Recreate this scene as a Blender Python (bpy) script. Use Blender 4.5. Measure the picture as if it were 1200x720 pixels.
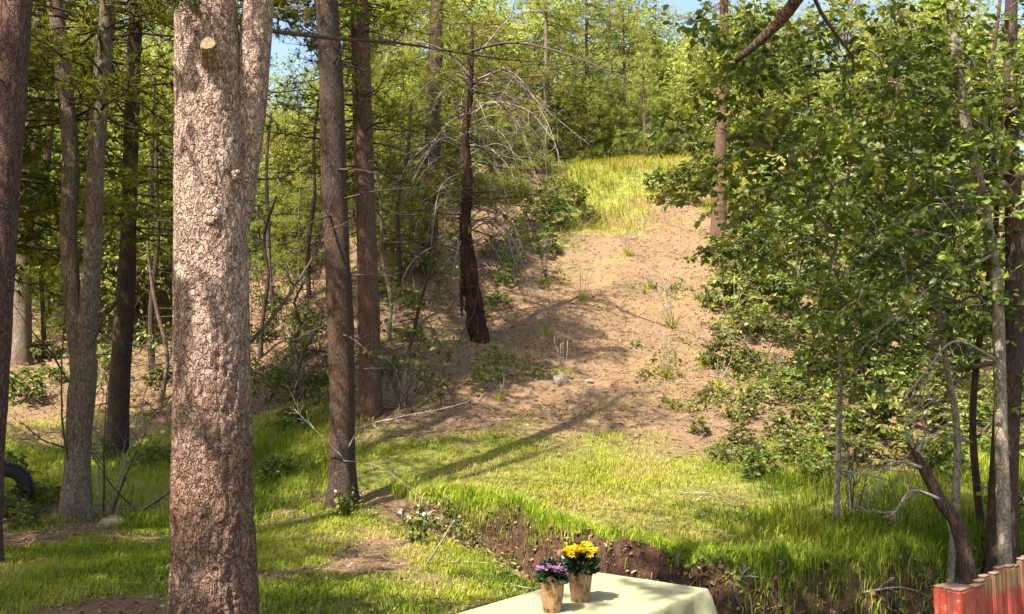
import bpy, math, random
import numpy as np
from mathutils import Vector, Matrix

# ------------------------------------------------------------------ camera, sky, sun, exposure
for o in list(bpy.data.objects): bpy.data.objects.remove(o)
SC = bpy.context.scene
COL = SC.collection
F = 1040.0                       # focal length in photo pixels (1200 wide)
CAMZ, HOR = 1.6, 460.0           # eye height, horizon row in the photo
PITCH = math.atan((HOR - 360) / F)
cam = bpy.data.cameras.new('camera'); cam.sensor_width = 36; cam.lens = 36 * F / 1200
cam.clip_start = 0.05; cam.clip_end = 2000
camo = bpy.data.objects.new('camera', cam); COL.objects.link(camo)
camo.location = (0, 0, CAMZ); camo.rotation_euler = (math.pi / 2 + PITCH, 0, 0)
SC.camera = camo

SUN = Vector((-0.50, -0.56, 1.06)).normalized()      # towards the sun: behind the viewer, to the left
w = bpy.data.worlds.new('World'); SC.world = w; w.use_nodes = True
nt = w.node_tree; nt.nodes.clear()
sky = nt.nodes.new('ShaderNodeTexSky'); sky.sky_type = 'NISHITA'; sky.sun_disc = False
sky.sun_elevation = math.asin(SUN.z); sky.sun_rotation = math.atan2(SUN.x, SUN.y)
sky.air_density = 1.0; sky.dust_density = 3.0; sky.ozone_density = 1.0
bg = nt.nodes.new('ShaderNodeBackground'); bg.inputs['Strength'].default_value = 0.125
wo = nt.nodes.new('ShaderNodeOutputWorld')
nt.links.new(sky.outputs[0], bg.inputs[0]); nt.links.new(bg.outputs[0], wo.inputs[0])
sl = bpy.data.lights.new('sun', 'SUN'); sl.energy = 5.0; sl.angle = math.radians(0.55); sl.color = (1, 0.93, 0.82)
so = bpy.data.objects.new('sun', sl); COL.objects.link(so)
so.rotation_euler = SUN.to_track_quat('Z', 'Y').to_euler(); so.location = (-20, -30, 40)
vs = SC.view_settings; vs.view_transform = 'Standard'; vs.look = 'None'; vs.exposure = 1.75; vs.gamma = 1.0
vs.use_curve_mapping = False
SC.render.engine = 'CYCLES'
SC.cycles.use_denoising = True
SC.cycles.max_bounces = 6; SC.cycles.diffuse_bounces = 3; SC.cycles.transmission_bounces = 4
SC.cycles.glossy_bounces = 2; SC.cycles.transparent_max_bounces = 4
SC.cycles.caustics_reflective = False; SC.cycles.caustics_refractive = False

# ------------------------------------------------------------------ helpers
RG = np.random.default_rng(11)
cp, sp = math.cos(PITCH), math.sin(PITCH)
def ray(px, py):
    a, b = (px - 600) / F, (360 - py) / F
    return np.array([a, cp - b * sp, sp + b * cp])
def at(px, py, Y):
    d = ray(px, py); return d * (Y / d[1]) + np.array([0, 0, CAMZ])
def norm(v): return v / np.maximum(np.linalg.norm(v, axis=-1, keepdims=True), 1e-9)
def sstep(a, b, x):
    t = np.clip((x - a) / (b - a), 0, 1); return t * t * (3 - 2 * t)
def _h(i, j, k, s):
    n = (i * 374761393 + j * 668265263 + k * 2147483647 + s * 1274126177) & 0xFFFFFFFF
    n = ((n ^ (n >> 13)) * 1274126177) & 0xFFFFFFFF
    n = ((n ^ (n >> 16)) * 2246822519) & 0xFFFFFFFF
    return ((n ^ (n >> 15)) & 0xFFFFFF) / float(0xFFFFFF)
def vnoise(x, y, z, s=0):
    x, y, z = np.broadcast_arrays(np.asarray(x, float), np.asarray(y, float), np.asarray(z, float))
    i, j, k = (np.floor(a).astype(np.int64) for a in (x, y, z))
    fx, fy, fz = x - i, y - j, z - k
    fx, fy, fz = (f * f * (3 - 2 * f) for f in (fx, fy, fz))
    r = 0
    for a in (0, 1):
        for b in (0, 1):
            for c in (0, 1):
                r = r + _h(i + a, j + b, k + c, s) * (fx if a else 1 - fx) * (fy if b else 1 - fy) * (fz if c else 1 - fz)
    return r
def fbm(x, y, z=0.0, s=0, o=4):
    r, a, t = 0, 1.0, 0
    for n in range(o):
        r = r + a * vnoise(x * 2 ** n + 17 * n, y * 2 ** n, z * 2 ** n, s + n); t += a; a *= .5
    return r / t

class Geo:
    """collects vertices and faces for ONE mesh object"""
    def __init__(s): s.v, s.f, s.t, s.n = [], [], [], 0
    def add(s, V, fc, tint=0.5, mat=0):
        V = np.asarray(V, float).reshape(-1, 3)
        fc = fc if isinstance(fc, list) else [fc]
        for f in fc:
            f = np.asarray(f, np.int64)
            if len(f): s.f.append((f + s.n, mat))
        s.v.append(V); s.t.append(np.broadcast_to(np.asarray(tint, float), (len(V),))); s.n += len(V)
        return s
    def build(s, name, mats, parent=None, smooth=True, mesh_only=False, extra=None):
        me = bpy.data.meshes.new(name)
        V = np.concatenate(s.v)
        me.vertices.add(len(V)); me.vertices.foreach_set('co', V.ravel().astype(np.float32))
        loops = np.concatenate([f.ravel() for f, m in s.f])
        cnt = np.concatenate([np.full(len(f), f.shape[1]) for f, m in s.f])
        mi = np.concatenate([np.full(len(f), m) for f, m in s.f])
        me.loops.add(len(loops)); me.loops.foreach_set('vertex_index', loops.astype(np.int32))
        me.polygons.add(len(cnt))
        st = np.concatenate([[0], np.cumsum(cnt)[:-1]])
        me.polygons.foreach_set('loop_start', st.astype(np.int32))
        me.polygons.foreach_set('loop_total', cnt.astype(np.int32))
        me.polygons.foreach_set('material_index', mi.astype(np.int32))
        me.polygons.foreach_set('use_smooth', np.full(len(cnt), smooth))
        a = me.attributes.new('tint', 'FLOAT', 'POINT'); a.data.foreach_set('value', np.concatenate(s.t).astype(np.float32))
        for k, val in (extra or {}).items():
            a = me.attributes.new(k, 'FLOAT', 'POINT'); a.data.foreach_set('value', np.asarray(val, np.float32))
        me.update(calc_edges=True)
        for m in (mats if isinstance(mats, (list, tuple)) else [mats]): me.materials.append(m)
        if mesh_only: return me
        return link(name, me, parent)
def link(name, me, parent=None):
    o = bpy.data.objects.new(name, me); COL.objects.link(o)
    if parent is not None: o.parent = parent
    return o
def tag(o, label=None, cat=None, group=None, kind=None):
    for k, v in (('label', label), ('category', cat), ('group', group), ('kind', kind)):
        if v: o[k] = v
    return o
def thing(name, loc, label, cat, group=None, rz=0):
    o = bpy.data.objects.new(name, None); COL.objects.link(o); o.empty_display_size = .1
    o.location = tuple(loc); o.rotation_euler = (0, 0, rz)
    return tag(o, label, cat, group)
def copy_thing(src, loc, rz, sc, label=None):
    r = src.copy(); COL.objects.link(r); r.location = tuple(loc); r.rotation_euler = (0, 0, rz)
    r.scale = (sc, sc, sc) if not isinstance(sc, tuple) else sc
    if label: r['label'] = label
    for ch in [c for c in bpy.data.objects if c.parent == src]:
        c = ch.copy(); COL.objects.link(c); c.parent = r
    return r

def resample(P, n=None, step=None):
    """Catmull-Rom through control points"""
    P = np.asarray(P, float)
    Q = np.vstack([2 * P[0] - P[1], P, 2 * P[-1] - P[-2]])
    out = []
    for i in range(1, len(Q) - 2):
        m = n or max(2, int(np.linalg.norm(Q[i + 1] - Q[i]) / step))
        t = np.linspace(0, 1, m, endpoint=False)[:, None]
        a, b, c, d = Q[i - 1], Q[i], Q[i + 1], Q[i + 2]
        out.append(.5 * (2 * b + (c - a) * t + (2 * a - 5 * b + 4 * c - d) * t ** 2 + (3 * b - a - 3 * c + d) * t ** 3))
    out.append(P[-1:])
    return np.vstack(out)
def tube(P, r, sides=6, rfun=None, cap=True):
    """P (n,3) path, r (n,) radii; rfun(angle grid, arclength grid) -> radius factor"""
    P = np.asarray(P, float); n = len(P)
    r = np.broadcast_to(np.asarray(r, float), (n,))
    T = np.gradient(P, axis=0); T = norm(T)
    ref = np.array([1., 0, 0]) if abs(T[0][0]) < .8 else np.array([0, 1., 0])
    A = norm(ref - T * (T @ ref)[:, None])
    B = np.cross(T, A)
    an = np.linspace(0, 2 * np.pi, sides, endpoint=False)
    s = np.concatenate([[0], np.cumsum(np.linalg.norm(np.diff(P, axis=0), axis=1))])
    rr = r[:, None] * (1 if rfun is None else rfun(an[None, :], s[:, None]))
    rr = np.broadcast_to(rr, (n, sides))
    V = P[:, None, :] + rr[:, :, None] * (np.cos(an)[None, :, None] * A[:, None, :] + np.sin(an)[None, :, None] * B[:, None, :])
    i = np.arange(n - 1)[:, None]; j = np.arange(sides)[None, :]
    q = np.stack([i * sides + j, i * sides + (j + 1) % sides, (i + 1) * sides + (j + 1) % sides, (i + 1) * sides + j], -1).reshape(-1, 4)
    V = V.reshape(-1, 3); fc = [q]
    if cap:
        k = len(V); V = np.vstack([V, P[-1:]]); jj = np.arange(sides); b = (n - 1) * sides
        fc.append(np.stack([b + jj, b + (jj + 1) % sides, np.full(sides, k)], -1))
    return V, fc
def needles(C, D, n, L, wd, spread, rng, tint=None):
    """n thin needles round every tuft C pointing along D"""
    M = len(C)
    c = np.repeat(C, n, 0); d = np.repeat(D, n, 0)
    d = norm(d + spread * rng.normal(size=c.shape))
    side = norm(np.cross(d, rng.normal(size=c.shape)))
    l = L * rng.uniform(.7, 1.15, (len(c), 1))
    b = c - .15 * l * d
    ww = wd * rng.uniform(.7, 1.3, (len(c), 1))
    V = np.stack([b + side * ww * .5, b - side * ww * .5, b + d * l - np.array([0, 0, .06]) * l], 1).reshape(-1, 3)
    f = np.arange(len(V)).reshape(-1, 3)
    t = np.repeat(rng.uniform(0, 1, M) if tint is None else tint, n) * .8 + .2 * rng.uniform(0, 1, len(c))
    return V, f, np.repeat(t, 3)
def leaves(C, D, size, rng, droop=.35, ratio=.62, tint=None, flat=.8):
    """folded ovate leaves: base C, direction D"""
    n = len(C)
    d = norm(D + np.array([0, 0, -droop]))
    up = norm(np.array([0, 0, 1.]) * flat + .75 * rng.normal(size=(n, 3)))
    s = norm(np.cross(d, up)); u = np.cross(s, d)
    L = (size * (.4 + .95 * rng.uniform(0, 1, n) ** .8))[:, None]; W = L * ratio * .5 * rng.uniform(.8, 1.2, (n, 1))
    fold = rng.uniform(.02, .16, (n, 1)) * L
    V = np.stack([C, C + d * L - u * .1 * L,
                  C + d * L * .3 + s * W + u * fold, C + d * L * .72 + s * W * .72 + u * fold * .6,
                  C + d * L * .3 - s * W + u * fold, C + d * L * .72 - s * W * .72 + u * fold * .6], 1).reshape(-1, 3)
    k = np.arange(n)[:, None] * 6
    f = np.concatenate([k + np.array([0, 2, 3, 1]), k + np.array([0, 1, 5, 4])])
    t = rng.uniform(0, 1, n) if tint is None else tint
    return V, f, np.repeat(t, 6)

# ------------------------------------------------------------------ materials
def NM(name):
    m = bpy.data.materials.new(name); m.use_nodes = True
    t = m.node_tree; t.nodes.clear()
    out = t.nodes.new('ShaderNodeOutputMaterial')
    return m, t, out
def nd(t, typ, ins=None, **kw):
    n = t.nodes.new(typ)
    for k, v in kw.items(): setattr(n, k, v)
    for k, v in (ins or {}).items():
        if hasattr(v, 'is_linked') or isinstance(v, bpy.types.NodeSocket): t.links.new(v, n.inputs[k])
        else: n.inputs[k].default_value = v
    return n
def ramp(t, fac, stops, interp='LINEAR'):
    r = t.nodes.new('ShaderNodeValToRGB'); r.color_ramp.interpolation = interp
    e = r.color_ramp.elements
    while len(e) < len(stops): e.new(.5)
    for i, (p, c) in enumerate(stops):
        e[i].position = p; e[i].color = (c, c, c, 1) if not isinstance(c, tuple) else (*c, 1)
    t.links.new(fac, r.inputs[0]); return r.outputs[0]
def mixc(t, f, a, b, mode='MIX'):
    n = t.nodes.new('ShaderNodeMix'); n.data_type = 'RGBA'; n.blend_type = mode
    for i, v in ((0, f), (6, a), (7, b)):
        if isinstance(v, bpy.types.NodeSocket): t.links.new(v, n.inputs[i])
        else: n.inputs[i].default_value = (*v, 1) if isinstance(v, tuple) else v
    return n.outputs[2]
def noise(t, vec, scale, detail=4, rough=.55, dist=0):
    n = nd(t, 'ShaderNodeTexNoise', {'Vector': vec, 'Scale': scale, 'Detail': detail, 'Roughness': rough, 'Distortion': dist})
    return n.outputs['Fac']
def coords(t, sc=(1, 1, 1)):
    c = t.nodes.new('ShaderNodeTexCoord'); mp = nd(t, 'ShaderNodeMapping', {'Vector': c.outputs['Object'], 'Scale': sc})
    return mp.outputs[0]
def attr(t, name):
    n = t.nodes.new('ShaderNodeAttribute'); n.attribute_name = name; return n.outputs['Fac']

def foliage_mat(name, stops, trans=.35, gloss=.0, rough=.5, vary=.25):
    m, t, out = NM(name)
    c = ramp(t, attr(t, 'tint'), stops)
    oi = t.nodes.new('ShaderNodeObjectInfo')
    n = noise(t, coords(t), .9, 2)
    v = ramp(t, n, [(.3, 1 - vary), (.7, 1 + vary * .6)])
    c = mixc(t, 1.0, c, v, 'MULTIPLY')
    hv = nd(t, 'ShaderNodeHueSaturation', {'Color': c})
    mr = nd(t, 'ShaderNodeMapRange', {'Value': oi.outputs['Random'], 'To Min': .47, 'To Max': .515})
    t.links.new(mr.outputs[0], hv.inputs['Hue'])
    mv = nd(t, 'ShaderNodeMapRange', {'Value': oi.outputs['Random'], 'To Min': .72, 'To Max': 1.22})
    t.links.new(mv.outputs[0], hv.inputs['Value'])
    c = hv.outputs[0]
    d = nd(t, 'ShaderNodeBsdfDiffuse', {'Color': c})
    tc = mixc(t, 1.0, c, (1.25, 1.15, .55), 'MULTIPLY')
    tr = nd(t, 'ShaderNodeBsdfTranslucent', {'Color': tc})
    s = nd(t, 'ShaderNodeMixShader', {0: trans, 1: d.outputs[0], 2: tr.outputs[0]})
    if gloss:
        g = nd(t, 'ShaderNodeBsdfGlossy', {'Color': (.9, .95, 1, 1), 'Roughness': rough})
        s = nd(t, 'ShaderNodeMixShader', {0: gloss, 1: s.outputs[0], 2: g.outputs[0]})
    t.links.new(s.outputs[0], out.inputs[0]); return m
def bark_mat(name, light, mid, dark, red=None, fz=.22, sc=14, fleck=.5, bump=.6, edgek=.75, upper=None):
    m, t, out = NM(name)
    v = coords(t, (1, 1, fz)); v1 = coords(t)
    dist = nd(t, 'ShaderNodeTexNoise', {'Vector': v, 'Scale': sc * .6, 'Detail': 3})
    vd = mixc(t, .10, v, dist.outputs['Color'], 'LINEAR_LIGHT')
    vo = nd(t, 'ShaderNodeTexVoronoi', {'Vector': vd, 'Scale': sc}, feature='DISTANCE_TO_EDGE')
    edge = ramp(t, vo.outputs[0], [(0, 0.), (.16, 1.)])
    n1 = noise(t, v, sc * 1.7, 6, .65); n2 = noise(t, v1, 2.2, 4); n3 = noise(t, v1, sc * 4.5, 3, .6)
    c = mixc(t, ramp(t, n1, [(.32, 0.), (.66, 1.)]), mid, light)
    if red: c = mixc(t, ramp(t, n2, [(.45, 0.), (.7, .8)]), c, red)
    n4 = noise(t, v1, 1.3, 5, .6)
    c = mixc(t, ramp(t, n4, [(.5, 0.), (.75, .5)]), c, mid)
    fl = ramp(t, n3, [(.38, fleck), (.45, 0.)])
    c = mixc(t, fl, c, dark)
    ed = nd(t, 'ShaderNodeMath', {0: edge, 1: 1.0}, operation='SUBTRACT'); ed.inputs[0].default_value = 1
    t.links.new(edge, ed.inputs[1]); ed.inputs[0].default_value = 1.0
    for l in list(ed.inputs[0].links): t.links.remove(l)
    em = nd(t, 'ShaderNodeMath', {0: ed.outputs[0], 1: edgek}, operation='MULTIPLY')
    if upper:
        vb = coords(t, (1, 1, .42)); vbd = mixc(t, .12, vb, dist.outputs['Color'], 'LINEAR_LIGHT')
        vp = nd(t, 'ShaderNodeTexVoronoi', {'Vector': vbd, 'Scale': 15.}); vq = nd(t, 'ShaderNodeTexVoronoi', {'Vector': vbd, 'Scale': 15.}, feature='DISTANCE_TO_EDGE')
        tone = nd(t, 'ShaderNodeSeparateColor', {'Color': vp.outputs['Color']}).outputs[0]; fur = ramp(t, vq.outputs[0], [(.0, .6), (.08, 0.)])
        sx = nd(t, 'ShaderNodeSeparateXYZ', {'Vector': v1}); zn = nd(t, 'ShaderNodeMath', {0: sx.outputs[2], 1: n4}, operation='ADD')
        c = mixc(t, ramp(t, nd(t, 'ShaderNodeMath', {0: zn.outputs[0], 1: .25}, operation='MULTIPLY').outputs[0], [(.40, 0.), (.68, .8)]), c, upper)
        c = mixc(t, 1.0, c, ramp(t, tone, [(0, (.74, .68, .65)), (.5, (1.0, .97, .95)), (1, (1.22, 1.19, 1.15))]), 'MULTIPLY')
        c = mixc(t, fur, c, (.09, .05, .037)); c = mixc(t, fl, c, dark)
    c = mixc(t, em.outputs[0], c, dark)
    hgt = nd(t, 'ShaderNodeMath', {0: edge, 1: n1}, operation='ADD')
    h2 = nd(t, 'ShaderNodeMath', {0: hgt.outputs[0], 1: n3}, operation='ADD')
    bp = nd(t, 'ShaderNodeBump', {'Height': h2.outputs[0], 'Strength': bump, 'Distance': .012})
    b = nd(t, 'ShaderNodeBsdfPrincipled', {'Base Color': c, 'Roughness': .92, 'Normal': bp.outputs[0]})
    b.inputs['Specular IOR Level'].default_value = .15
    t.links.new(b.outputs[0], out.inputs[0]); return m
def plain_mat(name, col, rough=.7, var=.2, sc=30, col2=None, spec=.3, bump=.0):
    m, t, out = NM(name)
    n = noise(t, coords(t), sc, 5, .6)
    c2 = col2 or tuple(x * (1 - var) for x in col)
    c = mixc(t, ramp(t, n, [(.35, 0.), (.65, 1.)]), c2, col)
    b = nd(t, 'ShaderNodeBsdfPrincipled', {'Base Color': c, 'Roughness': rough})
    b.inputs['Specular IOR Level'].default_value = spec
    if bump:
        bp = nd(t, 'ShaderNodeBump', {'Height': n, 'Strength': bump, 'Distance': .01}); t.links.new(bp.outputs[0], b.inputs['Normal'])
    t.links.new(b.outputs[0], out.inputs[0]); return m
def tint_mat(name, stops, rough=.8, trans=0):
    m, t, out = NM(name)
    c = ramp(t, attr(t, 'tint'), stops)
    b = nd(t, 'ShaderNodeBsdfPrincipled', {'Base Color': c, 'Roughness': rough}); b.inputs['Specular IOR Level'].default_value = .2
    s = b.outputs[0]
    if trans:
        tr = nd(t, 'ShaderNodeBsdfTranslucent', {'Color': c}); s = nd(t, 'ShaderNodeMixShader', {0: trans, 1: s, 2: tr.outputs[0]}).outputs[0]
    t.links.new(s, out.inputs[0]); return m

M = {}
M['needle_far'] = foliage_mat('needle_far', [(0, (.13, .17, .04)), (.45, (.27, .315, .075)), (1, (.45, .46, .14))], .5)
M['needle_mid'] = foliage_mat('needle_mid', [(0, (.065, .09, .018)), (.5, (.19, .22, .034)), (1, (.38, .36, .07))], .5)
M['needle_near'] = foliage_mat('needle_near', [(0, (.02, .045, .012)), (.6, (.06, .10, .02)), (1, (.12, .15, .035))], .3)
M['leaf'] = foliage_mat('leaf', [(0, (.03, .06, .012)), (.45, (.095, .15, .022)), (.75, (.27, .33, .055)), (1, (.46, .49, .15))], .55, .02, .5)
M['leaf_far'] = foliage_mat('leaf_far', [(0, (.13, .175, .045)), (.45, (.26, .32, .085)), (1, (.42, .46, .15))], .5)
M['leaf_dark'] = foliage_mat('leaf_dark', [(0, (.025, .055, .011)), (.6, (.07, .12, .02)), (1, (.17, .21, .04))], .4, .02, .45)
M['leaf_shrub'] = foliage_mat('leaf_shrub', [(0, (.05, .085, .016)), (.5, (.15, .19, .035)), (1, (.33, .34, .08))], .45, .015, .5)
M['grass'] = foliage_mat('grass', [(0, (.05, .09, .014)), (.35, (.15, .215, .02)), (.7, (.34, .38, .035)), (.88, (.38, .36, .07)), (1, (.44, .34, .15))], .4, vary=.12)
M['bark_big'] = bark_mat('bark_big', (.34, .225, .165), (.175, .105, .075), (.045, .022, .016), (.27, .135, .075), .5, 24, .85, .9, .42, (.52, .38, .31))  # sunlit upper and shadowed lower trunk put into the colour, besides flaky bark
M['bark_knot'] = bark_mat('bark_knot', (.30, .19, .14), (.15, .08, .055), (.03, .015, .012), None, .9, 60, .8, .8)
M['bark_plum'] = bark_mat('bark_plum', (.20, .115, .09), (.11, .06, .05), (.025, .014, .012), None, .3, 26, .6, .8)
M['bark_grey'] = bark_mat('bark_grey', (.30, .235, .17), (.15, .105, .075), (.03, .02, .016), (.20, .11, .065), .25, 30, .5, .7)
M['bark_dark'] = bark_mat('bark_dark', (.105, .075, .056), (.055, .036, .027), (.018, .012, .01), (.15, .065, .035), .25, 30, .5, .7)
M['bark_red'] = bark_mat('bark_red', (.19, .115, .08), (.10, .058, .04), (.028, .014, .011), (.20, .09, .05), .25, 30, .5, .7)
M['bark_burnt'] = bark_mat('bark_burnt', (.075, .032, .02), (.022, .012, .010), (.008, .006, .005), (.13, .048, .024), .14, 20, .5, .9)
M['bark_pale'] = bark_mat('bark_pale', (.30, .25, .185), (.17, .135, .095), (.07, .05, .035), None, .5, 20, .5, .4)
M['dead_wood'] = bark_mat('dead_wood', (.40, .34, .27), (.22, .17, .13), (.06, .045, .035), None, .3, 30, .3, .3)
M['twig_dark'] = plain_mat('twig_dark', (.085, .06, .045), .9, .5, 20)
M['cut_wood'] = plain_mat('cut_wood', (.34, .24, .13), .9, .6, 90, bump=.8)

# ------------------------------------------------------------------ the lie of the land
YB = lambda x: np.interp(x, [-3.2, -1.8, -.66, 0, .5, .95, 2.05, 3.3, 4.3, 9, 20], [12.8, 12.2, 11.6, 11.3, 10.3, 9.5, 8.7, 8.6, 9.0, 10, 11])
YN = lambda x: np.interp(x, [-2, -.66, .2, 1.2, 2.5, 6], [10.6, 9.3, 7.4, 6.0, 5.4, 5.2])
GD = lambda x: np.interp(x, [-1.6, -.9, -.3, .9, 2.2, 6], [0, .12, .5, .85, 1.2, 1.3])
_yy = np.linspace(-50, 600, 6501)
def _prof(a, b):
    z = np.interp(_yy, a, b); k = np.ones(15) / 15
    return np.convolve(np.pad(z, 7, mode='edge'), k, 'valid')
PC = _prof([-50, 8, 10, 12, 15, 17.5, 21, 26, 30, 33.5, 36, 45, 80, 600], [0, -.03, .02, .3, .9, 1.6, 3.0, 5.6, 8.0, 10.2, 11, 11.6, 12, 12])
PL = _prof([-50, 12, 16, 19, 25, 33, 37, 60, 90, 600], [0, 0, .3, .8, 3.2, 7.0, 7.9, 9, 9.5, 9.5])
def height(x, y):
    x = np.asarray(x, float); y = np.asarray(y, float)
    q = x / np.maximum(y, 4)
    wl = sstep(-.10, -.42, q)
    z = np.interp(y, _yy, PC) * (1 - wl) + np.interp(y, _yy, PL) * wl
    n1 = fbm(x * .16, y * .16, 0, 3, 3) - .5
    z = z + n1 * (.25 + .06 * np.clip(y - 12, 0, 25)) * sstep(2, 9, y)
    z = z + (fbm(x * .9, y * .9, 0, 8, 3) - .5) * (.10 + .32 * sstep(14, 18, y))
    wob = (fbm(x * 1.1, y * .3, 0, 21, 3) - .5) * .9 * sstep(-2, 0, x)
    yb = YB(x) + wob; d = GD(x)
    yn = YN(x)
    face = sstep(yb - .40, yb, y)
    g = d * sstep(yn, yb - .45, y) * (1 - face)
    z = z - g
    rough = d * sstep(yb - 1.6, yb - .5, y) * (1 - sstep(yb, yb + .25, y))
    z = z + rough * ((fbm(x * 3.5, y * 3.5, 0, 31, 3) - .5) * .42 + (vnoise(x * 9, y * 9, 0, 35) - .5) * .10)
    z = z + .03 * (fbm(x * 4, y * 4, 0, 40, 2) - .5)
    return z
def yb_w(x):
    x = np.asarray(x, float); return YB(x)
def hit(px, py, y0=2.0, y1=140.0):
    Y = np.geomspace(y0, y1, 1500); d = ray(px, py)
    P = d[None] * (Y / d[1])[:, None] + np.array([0, 0, CAMZ])
    below = P[:, 2] < height(P[:, 0], P[:, 1])
    i = int(np.argmax(below)) if below.any() else len(Y) - 1
    p = P[i].copy(); p[2] = float(height(p[0], p[1])); return p
def gz(x, y): return float(height(x, y))

def grass_mask(x, y):
    n = fbm(x * .7, y * .7, 0, 51, 4); n2 = fbm(x * .25, y * .25, 0, 55, 3)
    q = x / np.maximum(y, 3); yb = YB(x)
    top = np.interp(q, [-.5, -.2, -.1, 0, .1, .2, .3, .6], [19, 17, 14.6, 14.2, 14.4, 13.6, 13, 13.5])
    band = sstep(yb - .12, yb + .12, y) * (1 - sstep(top - 1.2, top + 1.4, y + (n - .5) * 5))
    near = (1 - sstep(yb - 1.0, yb - .4, y)) * sstep(.36, .54, n * .7 + n2 * .3 + .06 * sstep(9, 11, y)) * (1 - sstep(YN(x) + .2, YN(x) + 1.0, y) * sstep(-2.2, -1.4, x))
    left = sstep(-2.2, -3.5, x) * sstep(10.8, 11.6, y) * (1 - sstep(17, 20, y + (n - .5) * 6)) * sstep(.30, .5, n)
    ridge = sstep(.03, .075, q) * (1 - sstep(.27, .35, q)) * sstep(26.5, 30.0, y + (n - .5) * 9 - 2 * sstep(.12, .2, q)) * (1 - sstep(40, 46, y))
    patch = sstep(14, 17, y) * sstep(.64, .74, n) * .15
    return np.clip(np.maximum.reduce([band, near, left, ridge, patch]), 0, 1)
def soil_mask(x, y):
    yb = YB(x); n = fbm(x * 1.5, y * 1.5, 0, 61, 3)
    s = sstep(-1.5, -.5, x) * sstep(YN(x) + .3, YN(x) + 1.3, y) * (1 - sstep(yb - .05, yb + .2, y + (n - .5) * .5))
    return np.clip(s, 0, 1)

def ground():
    xs = np.unique(np.concatenate([np.arange(-7, 7, .06), np.arange(-30, -7, .4), np.arange(7, 30, .4), np.linspace(-400, -30, 20), np.linspace(30, 400, 20)]))
    ys = np.unique(np.concatenate([np.arange(3, 13, .06), np.arange(13, 37, .16), np.arange(-30, 3, .5), np.arange(37, 70, 1.), np.linspace(70, 600, 20), np.linspace(-300, -30, 10)]))
    X, Y = np.meshgrid(xs, ys)
    Z = height(X.ravel(), Y.ravel())
    V = np.stack([X.ravel(), Y.ravel(), Z], 1)
    nx, ny = len(xs), len(ys)
    i = np.arange(ny - 1)[:, None]; j = np.arange(nx - 1)[None]
    q = np.stack([i * nx + j, i * nx + j + 1, (i + 1) * nx + j + 1, (i + 1) * nx + j], -1).reshape(-1, 4)
    m, t, out = NM('forest_floor')
    v = coords(t)
    nA = noise(t, v, .55, 5, .6); nB = noise(t, v, 7, 6, .7); nC = noise(t, v, 38, 4, .7); nD = noise(t, v, 2.1, 5, .65)
    lit = mixc(t, ramp(t, nB, [(.3, 0.), (.7, 1.)]), (.115, .07, .04), (.25, .168, .095))
    lit = mixc(t, ramp(t, nA, [(.42, 0.), (.66, .8)]), lit, (.25, .155, .082))
    lit = mixc(t, ramp(t, nD, [(.5, 0.), (.68, .75)]), lit, (.155, .095, .055))
    nE = noise(t, v, 1.05, 6, .7, .6); lit = mixc(t, ramp(t, nE, [(.54, 0.), (.66, .35)]), lit, (.19, .145, .07))
    lit = mixc(t, ramp(t, nE, [(.34, .6), (.42, 0.)]), lit, (.24, .125, .066))
    lit = mixc(t, ramp(t, nC, [(.34, .65), (.46, 0.)]), lit, (.10, .06, .038))
    lit = mixc(t, ramp(t, nC, [(.6, 0.), (.72, .55)]), lit, (.42, .29, .18))
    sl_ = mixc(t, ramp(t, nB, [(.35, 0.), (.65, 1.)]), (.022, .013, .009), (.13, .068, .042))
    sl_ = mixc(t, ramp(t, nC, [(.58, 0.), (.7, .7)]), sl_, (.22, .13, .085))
    gr = mixc(t, ramp(t, nB, [(.3, 0.), (.7, 1.)]), (.09, .105, .02), (.25, .265, .045))
    c = mixc(t, attr(t, 'grass'), lit, gr)
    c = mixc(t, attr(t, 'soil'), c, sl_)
    hh = nd(t, 'ShaderNodeMath', {0: nB, 1: nC}, operation='ADD')
    bp = nd(t, 'ShaderNodeBump', {'Height': hh.outputs[0], 'Strength': .9, 'Distance': .05})
    b = nd(t, 'ShaderNodeBsdfPrincipled', {'Base Color': c, 'Roughness': .95, 'Normal': bp.outputs[0]}); b.inputs['Specular IOR Level'].default_value = .1
    t.links.new(b.outputs[0], out.inputs[0])
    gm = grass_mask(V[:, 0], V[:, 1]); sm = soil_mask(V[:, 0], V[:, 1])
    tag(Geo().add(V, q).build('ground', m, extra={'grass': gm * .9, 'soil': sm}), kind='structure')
ground()

# ------------------------------------------------------------------ tree builders
def bark_r(seed, amp=.07, fa=5, fz=1.6, R0=.2, flare=.45, flare_h=.35, lobes=5):
    def fn(a, s):
        ca, sa = np.cos(a), np.sin(a)
        n = fbm(ca * fa, sa * fa, s * fz, seed, 3)
        rid = np.abs(2 * vnoise(ca * fa * 1.8, sa * fa * 1.8, s * fz * 1.5, seed + 9) - 1)
        lump = fbm(ca * .9, sa * .9, s * .8, seed + 20, 2) - .5
        fl = flare * np.exp(-s / flare_h) * (.75 + .45 * np.cos(a * lobes + seed))
        return 1 + amp * (2 * n - 1) - amp * .9 * (1 - sstep(0, .35, rid)) + .12 * lump + fl
    return fn
def trunk_geo(P, r, sides=20, step=.12, seed=1, amp=.07, flare=.4, fa=5, fz=1.6, flare_h=.35):
    Pc = resample(P, step=step)
    s = np.concatenate([[0], np.cumsum(np.linalg.norm(np.diff(Pc, axis=0), axis=1))])
    sk = [0]
    P = np.asarray(P, float)
    idx = [int(np.argmin(np.linalg.norm(Pc - p, axis=1))) for p in P]
    rr = np.interp(np.arange(len(Pc)), idx, r)
    return tube(Pc, rr, sides, bark_r(seed, amp, fa, fz, flare=flare, flare_h=flare_h))
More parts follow.
